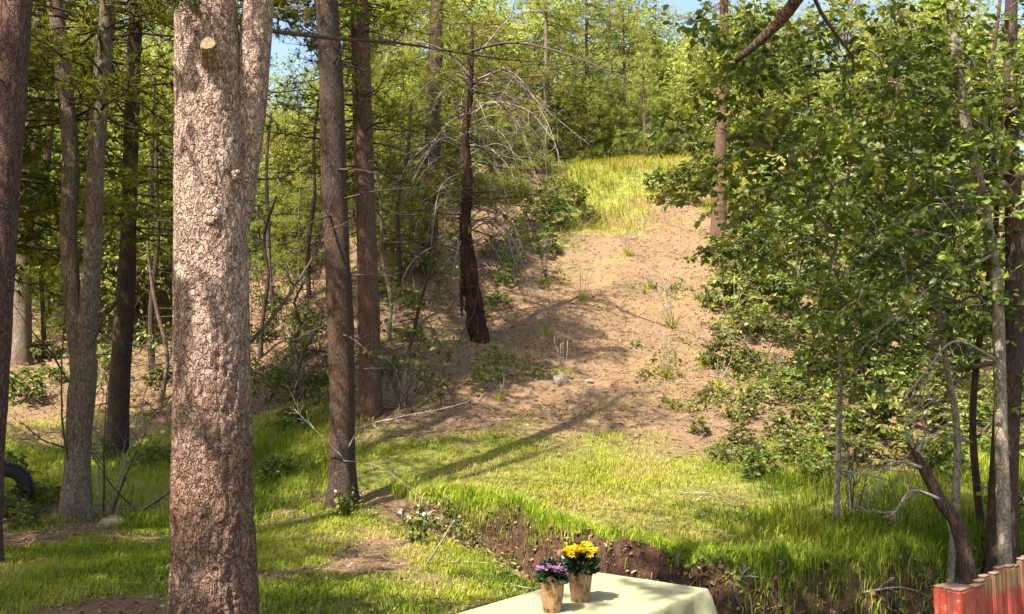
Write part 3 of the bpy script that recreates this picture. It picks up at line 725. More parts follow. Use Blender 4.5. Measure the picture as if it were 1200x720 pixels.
# ------------------------------------------------------------------ pines on and behind the hill
def pine_proto(i, H, base, rmax, nb, shape, rng, mat, label, group, tr=.11, nw=.016, tpb=19):
    t = thing('pine_tree', (0, 0, 0), label, 'tree', group)
    P = np.array([[0, 0, -.4], [0, 0, 0], [.06, .03, H * .3], [-.05, .05, H * .6], [.03, 0, H * .85], [0, 0, H]])
    V, fc = trunk_geo(P, [tr, tr, tr * .85, tr * .6, tr * .3, .01], 10, .35, 50 + i, .1, .3)
    Geo().add(V, fc).build('trunk', M['bark_red'] if i % 2 else M['bark_grey'], t)
    tag(pine_crown(axis_of(P), (base, H), rmax, nb, rng, shape, 11, .24, nw, tpb, lr=.03, droop=.2).build('crown', [mat, M['twig_dark']], t), kind='stuff')
    return t
def back_trees():
    rng = np.random.default_rng(77)
    gl = ('sunlit yellow-green pine standing on the hilltop behind the bare slope', 'pines on the hilltop')
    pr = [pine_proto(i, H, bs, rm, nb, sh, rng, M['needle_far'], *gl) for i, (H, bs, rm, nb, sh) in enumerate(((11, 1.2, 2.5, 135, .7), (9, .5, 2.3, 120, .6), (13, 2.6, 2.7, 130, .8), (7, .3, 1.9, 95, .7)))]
    used = [False] * 4
    spots = []
    # (photo column, depth, size, prototype)
    for px, Y, s, k in ((20, 30, 1.0, 0), (75, 36, 1.05, 2), (130, 28, .9, 1), (175, 38, 1.1, 0), (215, 31, .95, 1), (262, 40, 1.0, 2), (325, 33, .7, 3), (345, 42, .55, 0), (372, 36, .62, 1), (418, 40, 1.05, 0), (455, 34, .9, 1), (478, 46, 1.1, 2), (520, 41, 1., 0), (545, 37, .75, 3), (610, 45, .85, 1), (640, 39, .9, 0), (665, 52, 1.05, 2), (690, 41, .95, 1), (718, 46, 1.1, 0), (745, 55, 1.15, 2), (758, 40, .7, 3), (775, 47, .95, 1), (800, 60, .9, 0), (815, 43, .6, 3), (850, 50, .95, 1), (880, 44, .9, 0), (925, 48, 1., 2), (960, 40, .9, 1), (1010, 45, 1, 0), (1060, 39, .95, 1), (1110, 46, 1.05, 2), (1150, 40, 1., 0), (1195, 44, 1., 1), (-30, 40, 1.1, 2), (1240, 38, 1, 0), (240, 52, 1.2, 0), (110, 50, 1.2, 2), (20, 52, 1.2, 0), (405, 55, .7, 2), (440, 58, 1.2, 0), (560, 60, 1.15, 1), (700, 66, 1.2, 2), (620, 64, 1.0, 0), (900, 62, 1.1, 2), (1000, 60, 1.1, 0), (1120, 60, 1.1, 1), (580, 50, 1., 1), (655, 48, .9, 3), (735, 42, .8, 1), (790, 52, .95, 0), (290, 47, .7, 0), (150, 43, 1.1, 2), (60, 44, 1.1, 0)):
        if 540 < px < 830: s *= 1.28
        x = (px - 600) / F * Y; z = gz(x, Y)
        reg = ('behind the forked tree and the massive pine' if px < 290 else 'behind the red-barked pine and the charred snag' if px < 575 else 'on the skyline above the seeding grass' if px < 828 else 'behind the big leafy trees')
        lab = ('Full', 'Bushy', 'Tall bare-footed', 'Short')[k].lower() + ' yellow-green pine on the hilltop ' + reg
        if not used[k]:
            used[k] = True; o = pr[k]; o['label'] = lab; o.location = (x, Y, z); o.scale = (s, s, s); o.rotation_euler.z = rng.uniform(0, 6)
        else: copy_thing(pr[k], (x, Y, z), rng.uniform(0, 6.3), s, lab)
    gl2 = ('young bushy pine on the shaded left hillside below the hilltop', 'young pines on the left hillside')
    p2 = [pine_proto(10 + i, H, .3, rm, nb, .6, rng, M['needle_far'], *gl2, tr=.06) for i, (H, rm, nb) in enumerate(((4.5, 1.3, 70), (6.5, 1.6, 90)))]
    u2 = [False] * 2
    for px, py, s, k in ((330, 290, .7, 1), (300, 330, .9, 0), (352, 262, .9, 0), (460, 300, 1., 0), (470, 262, .9, 1), (185, 330, 1.1, 1), (60, 350, 1, 1), (210, 380, .6, 0), (115, 330, 1, 0), (595, 235, .8, 0), (625, 205, .7, 0), (5, 330, 1., 1), (350, 330, .8, 0), (310, 270, 1, 0), (480, 330, .7, 0), (455, 250, 1.1, 1), (90, 300, 1.2, 1), (165, 290, 1.1, 1), (205, 320, 1, 0), (40, 310, 1.2, 1), (230, 300, 1, 1), (575, 215, 1, 1), (535, 240, 1, 1), (375, 290, .9, 0), (415, 270, 1, 1), (140, 370, .7, 0), (75, 400, .7, 0)):
        p = hit(px, py); lab = ('small ' if k == 0 else 'larger ') + 'young bushy pine on the left hillside ' + ('behind the forked tree' if px < 250 else 'behind the straight dark grey pine' if px < 430 else 'around the charred snag')
        if not u2[k]: u2[k] = True; o = p2[k]; o['label'] = lab; o.location = tuple(p); o.scale = (s,) * 3
        else: copy_thing(p2[k], p, rng.uniform(0, 6.3), s, lab)
back_trees()
def soft_trees():
    rng = np.random.default_rng(606)
    protos = []
    for i, (H, R) in enumerate(((7.5, 2.6), (5.5, 2.3))):
        t = thing('broadleaf_tree', (0, 0, 0), 'x', 'tree', 'soft leafy trees on the hill')
        P = np.array([[0, 0, -.3], [0, 0, 0], [.1, .05, H * .25], [-.05, 0, H * .5], [.05, .05, H * .8]])
        V, fc = trunk_geo(P, [.10, .10, .08, .06, .02], 9, .3, 80 + i, .08, .3); Geo().add(V, fc).build('trunk', M['bark_grey'], t)
        lob = [(norm(rng.normal(size=3)) * np.array([R * .62, R * .62, H * .30]) + np.array([0, 0, H * .56]), rng.uniform(.28, .5) * R) for _ in range(16)]
        g = Geo(); C, D, T = [], [], []
        for c, r_ in lob:
            g.add(*tube(wiggle((0, 0, H * .35), c, 6, .06, rng), np.linspace(.04, .012, 6), 4), mat=1)
            n = 620; u = norm(rng.normal(size=(n, 3))); q = c + u * r_ * (rng.uniform(.25, 1.08, (n, 1)) ** .5) + rng.normal(size=(n, 3)) * .12
            C.append(q); D.append(norm(u + .8 * rng.normal(size=(n, 3)))); T.append(np.clip(rng.uniform(.1, .5) + rng.uniform(0, .55, n), 0, 1))
            for _ in range(7): g.add(*tube(wiggle(c, c + norm(rng.normal(size=3)) * r_, 4, .08, rng), np.linspace(.012, .005, 4), 3), mat=1)
        V, f, tt = leaves(np.concatenate(C), np.concatenate(D), .15, rng, .2, .5, np.concatenate(T)); g.add(V, f, tt)
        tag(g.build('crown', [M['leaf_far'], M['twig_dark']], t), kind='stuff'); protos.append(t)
    used = [0, 0]
    for px, Y, s, k in ((15, 27, 1.1, 0), (60, 33, 1.3, 0), (105, 25, 1.0, 1), (150, 33, 1.3, 0), (190, 28, 1.1, 1), (320, 29, .68, 0), (350, 34, .75, 0), (285, 40, 1.0, 0), (375, 31, .7, 1), (455, 36, 1.3, 0), (480, 30, .9, 1), (530, 40, 1.4, 0), (610, 42, 1.0, 0), (640, 44, 1.5, 0), (690, 50, 1.2, 0), (745, 48, 1.6, 0), (790, 50, 1.3, 0), (860, 42, 1.2, 0), (905, 46, 1.5, 0), (960, 42, 1.2, 1), (1020, 46, 1.5, 0), (1080, 42, 1.3, 0), (1140, 44, 1.4, 0), (1190, 40, 1.3, 1), (425, 45, 1.0, 0), (90, 44, 1.7, 0), (220, 42, 1.6, 0)):
        x = (px - 600) / F * Y; z = gz(x, Y)
        lab = ('tall ' if k == 0 else 'low ') + 'soft yellow-green leafy tree on the hill ' + ('behind the forked tree' if px < 250 else 'behind the straight dark grey pine' if px < 440 else 'behind the charred snag' if px < 600 else 'above the seeding grass' if px < 830 else 'behind the big leafy trees')
        if not used[k]: used[k] = 1; o = protos[k]; o['label'] = lab; o.location = (x, Y, z); o.scale = (s,) * 3
        else: copy_thing(protos[k], (x, Y, z), rng.uniform(0, 6.3), s, lab)
soft_trees()
def added_shade_pines():  # pines added at left for the dappled shade their crowns cast
    rng = np.random.default_rng(303)
    lab = 'pine added left of the clearing so its crown dapples the ground'
    p = pine_proto(20, 11.5, 4.0, 3.3, 130, .35, rng, M['needle_mid'], lab, 'added pines left of the clearing', tr=.17, nw=.026, tpb=28)
    for i, (x, y, s) in enumerate(((-7.9, 3.4, .95), (-8.9, 7.2, .95), (-10.4, 14.8, 1.05), (-4.3, 2.0, .47), (-5.4, 3.3, .68), (-3.2, 1.2, .5), (-8.8, 12.6, .95), (-10, 9.6, 1.))):
        if i == 0: p.location = (x, y, gz(x, y))
        else: copy_thing(p, (x, y, gz(x, y)), rng.uniform(0, 6), s)
    p = pine_proto(21, 15.5, 8.6, 3.0, 120, .3, rng, M['needle_mid'], 'very tall pine added with an unseen high crown to shade the left hillside', 'added high-crowned pines', tr=.13, nw=.026, tpb=28)  # crowns kept above the frame, added to shade the left hillside
    for i, (x, y, s) in enumerate(((-8.3, 12.6, 1.), (-5.0, 15.0, 1.), (-6.9, 19.5, 1.12))):
        if i == 0: p.location = (x, y, gz(x, y))
        else: copy_thing(p, (x, y, gz(x, y)), rng.uniform(0, 6), s)
added_shade_pines()

# ------------------------------------------------------------------ leafy trees on the right
def vol_targets(blobs, n, rng, b):
    """points inside ellipsoids given as (px, py, depth, rx px, ry px, rdepth m, weight)"""
    out = []; wts = np.array([q[6] for q in blobs]); wts = wts / wts.sum()
    for k in rng.choice(len(blobs), n, p=wts):
        px, py, Y, rx, ry, rd, _ = blobs[k]
        u = norm(rng.normal(size=3)) * rng.uniform(0, 1) ** .4
        out.append(at(px + u[0] * rx, py + u[1] * ry, Y + u[2] * rd) - b)
    return out
def right_trees():
    rng = np.random.default_rng(91)
    t, b, P, r = path_tree('broadleaf_tree', 'dark trunked leafy tree rising behind the red picket fence', [(1172, 652, 36), (1176, 560, 30), (1184, 430, 27), (1191, 330, 24), (1186, 200, 18), (1184, 80, 15), (1186, -30, 13)], 9.0, M['bark_dark'], 61, top=7.5, flare=.35)
    root = resample(P[1:], n=4)
    blobs = [(1150, 90, 8.6, 130, 110, 1.6, 3), (1040, 70, 8.3, 130, 90, 1.6, 3.2), (920, 90, 8.0, 90, 100, 1.3, 2.6), (960, 200, 8.4, 120, 90, 1.4, 3), (1080, 230, 8.8, 120, 110, 1.5, 2.8), (900, 215, 8.0, 60, 60, 1., 1.2), (1040, 330, 9.0, 120, 70, 1.3, 1.6), (1150, 330, 9.2, 90, 110, 1.3, 1.2), (870, 60, 8, 45, 80, 1, 1.0), (1180, -60, 8.5, 200, 60, 1.5, 1.2), (1240, 150, 8.5, 60, 200, 1.5, .8)]
    blobs += [(1000, 400, 9.3, 110, 60, 1.2, 1.3), (1130, 430, 9.4, 90, 80, 1.2, 1.2), (850, 130, 8, 40, 90, .9, .7), (815, 30, 8, 40, 30, .7, .35), (800, 140, 8.2, 35, 30, .6, .25), (830, 215, 8.2, 45, 30, .7, .4), (880, 300, 8.4, 60, 25, .7, .45), (960, 345, 8.6, 50, 40, .8, .5)]
    tg = vol_targets(blobs, 560, rng, b)
    g, C, D, T = leafy(tg, root, rng, per=26, spray=.34, twig_r=.0022)
    pk = leaf_objects(t, C, D, .076, LEAFM, rng, 220)
    V, f, tt = leaves(C[~pk], D[~pk], .076, rng, tint=T[~pk]); g.add(V, f, tt, 0)
    tag(g.build('crown', [M['leaf'], M['bark_pale']], t), kind='stuff')
    # slender pale stem
    rng = np.random.default_rng(92)
    t, b, P, r = path_tree('broadleaf_tree', 'slender pale-barked tree with crooked stem beside the dark trunked leafy tree', [(1168, 560, 16), (1172, 460, 14), (1168, 340, 13), (1152, 235, 12), (1133, 150, 12), (1120, 70, 11), (1112, -10, 10)], 8.4, M['bark_pale'], 62, top=6.5, flare=.3)
    root = resample(P[1:], n=4)
    tg = vol_targets([(1100, 120, 8, 70, 130, 1, 1), (1140, 260, 8, 60, 90, 1, .7), (1060, 260, 7.8, 70, 90, .9, 1), (1000, 360, 8.2, 70, 50, .8, .6)], 120, rng, b)
    g, C, D, T = leafy(tg, root, rng, per=18, spray=.32, twig_r=.0024)
    pk = leaf_objects(t, C, D, .076, LEAFM, rng, 90)
    V, f, tt = leaves(C[~pk], D[~pk], .076, rng, tint=T[~pk]); g.add(V, f, tt, 0)
    for pts in ([(1160, 300), (1100, 330), (1050, 372), (1020, 392)], [(1150, 230), (1080, 240), (1020, 300), (990, 318)], [(1165, 420), (1120, 400), (1090, 430), (1060, 470)]):
        dead_branch([at(x, y, 8.3 - .2 * i) - b for i, (x, y) in enumerate(pts)], .016, .004, rng, 8, .4).build('branch', M['dead_wood'], t)
    tag(g.build('crown', [M['leaf'], M['bark_pale']], t), kind='stuff')
    for sd, lab, pts, Y, n_, bl in ((971, 'thin crooked sapling with few leaves just left of the pale-barked tree', [(1108, 610, 9), (1122, 520, 8), (1108, 420, 7), (1090, 300, 6), (1098, 170, 5), (1088, 60, 4)], 8.9, 60, [(1080, 200, 8.8, 50, 130, .6, 1), (1050, 90, 8.8, 50, 60, .6, .5)]),
                                 (972, 'thin dark sapling leaning against the dark trunked leafy tree', [(1150, 600, 9), (1140, 500, 8), (1150, 380, 7), (1168, 250, 6), (1160, 120, 5), (1172, 0, 4)], 9.4, 45, [(1150, 200, 9.3, 50, 140, .6, 1)]),
                                 (973, 'spindly pale sapling with a bare lower stem among the slope shrubs', [(975, 470, 7), (985, 400, 6), (978, 300, 5), (995, 200, 4), (1000, 110, 3)], 10.5, 60, [(985, 180, 10.3, 50, 90, .6, 1)])):
        rng = np.random.default_rng(sd)
        t, b, P, r = path_tree('sapling', lab, pts, Y, M['bark_pale'] if sd != 972 else M['bark_dark'], sd, flare=.15, sides=10)
        g, C, D, T = leafy(vol_targets(bl, n_, rng, b), resample(P[2:], n=4), rng, per=16, spray=.3, twig_r=.0026)
        V, f, tt = leaves(C, D, .085, rng, tint=T); g.add(V, f, tt, 0)
        tag(g.build('crown', [M['leaf'], M['bark_pale']], t), kind='stuff')
        stubs(t, P, r, (.5, P[-1][2]), 6, rng, M['dead_wood'], .3, .9)
    # leaning dead trunk
    rng = np.random.default_rng(93)
    t, b, P, r = path_tree('dead_tree', 'leaning dead grey trunk with broken bleached top behind the red fence', [(1146, 672, 22), (1128, 635, 18), (1104, 590, 15), (1080, 545, 11), (1068, 520, 6)], 8.4, M['bark_dark'], 63, flare=.2, amp=.12)
    for pts in ([(1070, 525), (1060, 500), (1072, 480), (1090, 462)], [(1080, 548), (1050, 540), (1030, 556)], [(1100, 585), (1070, 575), (1050, 600), (1036, 606)], [(1074, 530), (1085, 510), (1080, 495)]):
        dead_branch([at(x, y, 8.3) - b for x, y in pts], .018, .005, rng, 7, .4).build('branch', M['dead_wood'], t)
    # small leafy tree lower down, in the shade
    rng = np.random.default_rng(94)
    h = hit(1010, 470)
    t, b, P, r = path_tree('broadleaf_tree', 'small shaded leafy tree on the slope left of the leaning dead trunk', [(1010, 472, 12), (1004, 420, 9), (985, 340, 7), (960, 270, 5)], h[1], M['bark_dark'], 64, flare=.2)
    Y = h[1]
    tg = vol_targets([(940, 250, Y - .5, 80, 60, 1.2, 1), (1000, 330, Y - .5, 90, 70, 1.2, 1.2), (890, 290, Y - .3, 40, 40, .9, .4), (1060, 400, Y, 90, 60, 1.2, .8), (1110, 300, Y, 90, 90, 1.2, .8)], 210, rng, b)
    g, C, D, T = leafy(tg, resample(P[1:], n=4), rng, per=24, spray=.4, twig_r=.003)
    V, f, tt = leaves(C, D, .10, rng, tint=T); g.add(V, f, tt, 0)
    tag(g.build('crown', [M['leaf_dark'], M['bark_dark']], t), kind='stuff')
    # tree behind the viewer: unseen crown added for shade, one broken limb hangs into view
    rng = np.random.default_rng(95)
    b = np.array([3.4, 1.0, 0.]); b[2] = gz(b[0], b[1])
    t = thing('broadleaf_tree', b, 'broadleaf tree beside the table with thick broken limb hanging into view and unseen crown added for shade', 'tree')
    P = np.array([[0, 0, -.1], [0, 0, 0], [.05, .1, 1.5], [-.1, .3, 3.2], [-.3, .6, 5], [-.6, .9, 7.5]])
    V, fc = trunk_geo(P, [.2, .2, .17, .15, .11, .03], 20, .12, 66, .08, .4); Geo().add(V, fc).build('trunk', M['bark_grey'], t)
    S = np.array([[-.1, .3, 3.2], at(1060, -160, 3.2) - b, at(960, -40, 3.9) - b, at(925, 12, 4.1) - b, at(893, 46, 4.2) - b, at(862, 72, 4.3) - b])
    V, fc = trunk_geo(S, [.06, .048, .037, .030, .024, .014], 14, .05, 67, .1, 0); Geo().add(V, fc).build('limb', M['bark_dark'], t)
    dead_branch([q - b for q in (at(950, -40, 3.85), at(958, 5, 4.3), at(980, 40, 4.6), at(1000, 68, 4.8), at(1003, 88, 4.9))], .013, .007, rng, 3, .2).build('branch', M['twig_dark'], t)
    tg = [np.array([rng.normal() * 1.7 - 3.6, rng.normal() * 1.4 + 2.0, 5.2 + rng.uniform(0, 3.2)]) for _ in range(400)]
    tg += [np.array([rng.normal() * 1.2 + .7, rng.normal() * .9 + 5.1, rng.uniform(5.5, 7.4)]) - b for _ in range(230)]  # unseen leaf clusters added to shade the gully and right-hand grass
    tg += [np.array([rng.normal() * 1.0 + 2.0, rng.normal() * .8 + 6.7, rng.uniform(6.3, 7.9)]) - b for _ in range(130)]
    tg = [p for p in tg if p[2] + b[2] > CAMZ + .55 * max(1.5, p[1] + b[1]) + .6]
    g, C, D, T = leafy(tg, resample(P[3:], n=4), rng, per=18, spray=.4, twig_r=.003)
    V, f, tt = leaves(C, D, .10, rng, tint=T); g.add(V, f, tt, 0)
    tag(g.build('crown', [M['leaf'], M['bark_grey']], t), kind='stuff')
right_trees()

# ------------------------------------------------------------------ shrubs and weeds
def shrub_mesh(seed, R=.5, H=.6, n=40, leaf=.06, per=20, mat='leaf_shrub'):
    rng = np.random.default_rng(seed)
    tg = []
    for _ in range(n):
        u = norm(rng.normal(size=3)); u[2] = abs(u[2]); tg.append(u * np.array([R, R, H]) * rng.uniform(.45, 1) ** .6 + np.array([0, 0, .08]))
    g, C, D, T = leafy(tg, [np.array([rng.normal() * .05, rng.normal() * .05, z]) for z in (-.05, .05, .12)], rng, per=per, spray=.2, seg=.12, twig_r=.0032)
    V, f, tt = leaves(C, D, leaf, rng, tint=T); g.add(V, f, tt, 0)
    return g.build('leafy_shrub', [M[mat], M['twig_dark']], mesh_only=True)
def shrubs():
    rng = np.random.default_rng(101)
    A = [shrub_mesh(1, .5, .6, 50, .085), shrub_mesh(2, .6, .55, 60, .08), shrub_mesh(3, .42, .8, 50, .095), shrub_mesh(4, .5, .5, 50, .09, 18)]
    G = [('leafy green shrub on the shaded slope below the leafy trees', 'shrubs below the leafy trees')]
    for px, py, s in ((905, 470, .8), (950, 500, 1.), (990, 470, .9), (1035, 520, 1.1), (930, 540, .9), (1000, 548, 1.1), (1085, 500, 1.), (1120, 470, 1.1), (870, 492, .7), (850, 540, .7), (890, 560, .8), (960, 440, .8), (1060, 440, .9), (1110, 560, .9), (1140, 520, 1.), (1150, 420, 1.1), (1190, 470, 1.), (1010, 510, .8), (915, 515, .7), (835, 470, .55), (960, 565, .8), (1190, 540, 1.), (880, 440, .8), (925, 455, .8), (975, 520, 1.), (1050, 480, 1.1), (1075, 545, .9), (1030, 450, 1.), (985, 420, 1.1), (1100, 430, 1.2), (1130, 500, 1.), (820, 510, .5), (870, 525, .7), (945, 475, .7), (1165, 490, 1.1), (900, 400, .8), (935, 410, .9), (865, 400, 1.), (850, 365, 1.), (890, 350, 1.2), (875, 325, 1.2), (845, 430, .8), (910, 370, 1.2)):
        p = hit(px, py); o = link('leafy_shrub', A[rng.integers(4)]); o.location = tuple(p); s *= p[1] / 13 * (.72 if px < 960 else .85)
        o.scale = (s, s, s); o.rotation_euler.z = rng.uniform(0, 6.3); tag(o, 'leafy green shrub ' + ('at the right edge of the bare slope' if px < 940 else 'on the shaded slope above the leaning dead trunk' if py < 500 else 'in the tall shaded grass left of the leaning dead trunk'), 'shrub', G[0][1])
    for px, py, s in ((795, 238, 1.5), (770, 225, 1.0), (818, 222, 1.3), (870, 290, 1.3), (905, 300, 1.4)):
        p = hit(px, py); o = link('leafy_shrub', A[rng.integers(4)]); o.location = tuple(p); o.scale = (s * 1.2,) * 3; o.rotation_euler.z = rng.uniform(0, 6.3)
        tag(o, 'rounded leafy bush on the lip of the grassy hilltop', 'shrub', 'bushes on the hilltop lip')
    for px, py, s in ((930, 335, 1.7), (985, 305, 1.9), (1030, 345, 1.8), (1085, 312, 2.0), (1130, 345, 1.9), (1180, 325, 2.), (1000, 385, 1.6), (1090, 392, 1.7), (1160, 402, 1.8), (950, 282, 2.), (1050, 272, 2.2), (1120, 262, 2.2), (1190, 270, 2.2), (1000, 250, 2.2), (920, 262, 1.7)):  # bushes added to shade and cover the lit hillside behind the crowns
        p = hit(px, py); o = link('leafy_shrub', A[rng.integers(4)]); o.location = tuple(p); s *= p[1] / 20; o.scale = (s, s, s * 1.5); o.rotation_euler.z = rng.uniform(0, 6.3)
        tag(o, 'tall rounded bush added to shade the hillside behind the big leafy trees', 'shrub', 'bushes behind the leafy trees')
    for px, py, s in ((655, 270, 1.1), (640, 300, 1.0), (670, 245, 1.2), (610, 290, .9), (640, 245, 1.), (595, 335, .8), (690, 262, .7), (600, 310, .9), (625, 265, 1.), (580, 300, .8), (650, 225, 1.), (610, 240, 1.), (585, 360, .6)):
        p = hit(px, py); o = link('leafy_shrub', A[rng.integers(4)]); o.location = tuple(p); o.scale = (s, s, s * 1.1); o.rotation_euler.z = rng.uniform(0, 6.3)
        tag(o, 'scrubby bush at the left edge of the bare slope by the charred snag', 'shrub', 'scrub beside the charred snag')
    for px, py, s in ((15, 560, .6), (50, 590, .5), (20, 600, .55), (120, 540, .5), (180, 545, .6), (325, 560, .6), (345, 500, .7), (30, 470, .9), (60, 450, .8), (330, 450, .7), (5, 612, .5), (-5, 606, .5), (30, 618, .4), (460, 440, .6), (350, 420, .7), (310, 400, .7), (480, 400, .6), (370, 455, .6), (445, 350, .7), (320, 360, .8), (485, 360, .6), (355, 380, .7), (190, 450, .8), (215, 420, .8), (130, 430, .7), (180, 400, .9), (50, 420, .9)):
        p = hit(px, py); o = link('leafy_shrub', A[rng.integers(4)]); o.location = tuple(p); o.scale = (s, s, s); o.rotation_euler.z = rng.uniform(0, 6.3)
        tag(o, 'low leafy plant ' + ('in the grass around the half-buried tyre and forked tree' if px < 250 and py > 500 else 'on the slope behind the forked tree' if px < 250 else 'on the slope around the straight dark grey pine'), 'shrub', 'undergrowth between the left trunks')
    # white-flowered weeds
    def weed(px, py, lab, hgt):
        p = hit(px, py); r2 = np.random.default_rng(int(px)); g = Geo(); wh = []
        t = thing('flowering_weed', p, lab, 'plant')
        C, D = [], []
        for k in range(7):
            e = np.array([r2.normal() * .12, r2.normal() * .12, hgt * r2.uniform(.6, 1)])
            w_ = wiggle((r2.normal() * .03, r2.normal() * .03, -.02), e, 7, .08, r2); g.add(*tube(w_, np.linspace(.005, .002, 7), 4), tint=.3)
            for q in w_[2:]:
                for _ in range(4): C.append(q); D.append(norm(r2.normal(size=3)))
            wh.append(e)
        V, f, tt = leaves(np.array(C), np.array(D), .07, r2); g.add(V, f, tt)
        g.build('foliage', M['leaf_shrub'], t)
        for e in wh[:5]:
            n = 10; c = np.tile(e, (n, 1)); d = norm(r2.normal(size=(n, 3)) + np.array([0, 0, .5])); gg = Geo(); V, f, tt = leaves(c, d, .035, r2, 0); gg.add(V, f, tt)
            gg.build('flower_head', M['white_petal'], t)
    M['white_petal'] = plain_mat('white_petal', (.75, .75, .68), .7, .1)
    weed(405, 606, 'white-flowered weed at the foot of the straight dark pine', .35)
    weed(488, 640, 'white-flowered weed standing alone in front of the soil bank', .42)
    weed(1180, 640, 'weed with pale round heads just behind the red picket fence', .55)
    # dry weeds on the bare slope
    def dry(px, py, s, lab):
        p = hit(px, py); r2 = np.random.default_rng(int(px + py)); t = thing('dry_weed', p, lab, 'plant', 'dry weeds on the bare slope'); g = Geo()
        n = 70; a = r2.uniform(0, 6.28, n); d = np.stack([np.cos(a) * .5, np.sin(a) * .5, r2.uniform(.4, 1.3, n)], 1)
        V, f, tt = needles(np.zeros((n, 3)) + r2.normal(size=(n, 3)) * .04, norm(d), 1, .55 * s, .018, .1, r2); g.add(V, f, tt * .4 + .5)
        g.build('foliage', M['grass'], t)
        gg = Geo()
        for k in range(5):
            gg.add(*tube(wiggle((0, 0, 0), (r2.normal() * .18 * s, r2.normal() * .1, s * r2.uniform(.7, 1.2)), 6, .05, r2), np.linspace(.01, .005, 6), 4))
        gg.build('stalk', M['dead_wood'], t)
    for px, py, s in ((780, 445, 1.1), (787, 385, 1.3), (660, 445, .8), (683, 352, .9), (858, 385, 1.1), (640, 395, .6), (735, 300, .7), (825, 430, .7), (760, 340, .6), (842, 455, .6), (585, 470, .4)):
        dry(px, py, s, 'spiky dry weed with upright stalks on the sunlit bare slope')
    # dead brush
    for px, py, s, lab, grp in ((750, 182, 1.5, 'grey leafless brush on the hilltop skyline', None), (640, 330, .9, 'tangle of bare twigs at the right of the charred snag', None), (160, 600, .9, 'leaning bare sticks between forked tree and massive pine', None), (125, 606, .9, 'thin dark forked sapling beside the forked tree', None), (470, 480, .8, 'bare brush on the shaded slope behind the red-barked pine', None), (355, 470, .8, 'bare brush left of the straight dark pine', None), (1000, 600, .7, 'bare twigs in the tall shaded grass above the soil bank', None), (895, 440, .8, 'bare twigs among the shrubs at the right edge of the bare slope', None)):
        p = hit(px, py); r2 = np.random.default_rng(int(px * 3)); s = s * max(1, p[1] / 14)
        t = thing('bare_brush', p, lab, 'brush')
        for k in range(8 if px not in (160, 125) else 4):
            lx = .5 if px != 160 else .8
            e = np.array([r2.normal() * lx * s + (.5 if px == 160 else 0), r2.normal() * .35 * s, s * r2.uniform(.6, 1.4) * (1.7 if px == 125 else 1)])
            dead_branch([(r2.normal() * .06, r2.normal() * .06, -.05), e * .5 + r2.normal(size=3) * .05, e], .016 if px in (160, 125) else .011, .003, r2, 7, .5 * s).build('branch', M['twig_dark'] if k % 3 else M['dead_wood'], t)
shrubs()

# ------------------------------------------------------------------ grass, litter, stones
def scatter(n, xr, yr, rng, mask, thr=None):
    x = rng.uniform(*xr, n); y = rng.uniform(*yr, n); m = mask(x, y)
    k = (m > rng.uniform(.08, 1, n)) & (np.abs(x / np.maximum(y, 1)) < .66)
    return x[k], y[k]
def blades(x, y, h, wd, rng, tint):
    n = len(x); z = height(x, y) - .01
    a = rng.uniform(0, 2 * np.pi, n); lean = rng.uniform(.1, .75, n); hh = h * rng.uniform(.45, 1.2, n)
    b = np.stack([x, y, z], 1); dx = np.stack([np.cos(a), np.sin(a), np.zeros(n)], 1)
    s = np.stack([-np.sin(a + .6), np.cos(a + .6), np.zeros(n)], 1) * (wd * rng.uniform(.6, 1.3, n))[:, None] * .5
    up = np.array([0, 0, 1.])
    m = b + dx * (lean * hh * .28)[:, None] + up * (hh * .55)[:, None]
    t = b + dx * (lean * hh)[:, None] + up * (hh * (1 - .35 * lean))[:, None]
    V = np.stack([b + s * .6, b - s * .6, m + s, m - s, t], 1).reshape(-1, 3); k = np.arange(n)[:, None] * 5
    return V, [k + np.array([0, 1, 3, 2]), k + np.array([2, 3, 4])], np.repeat(tint, 5)
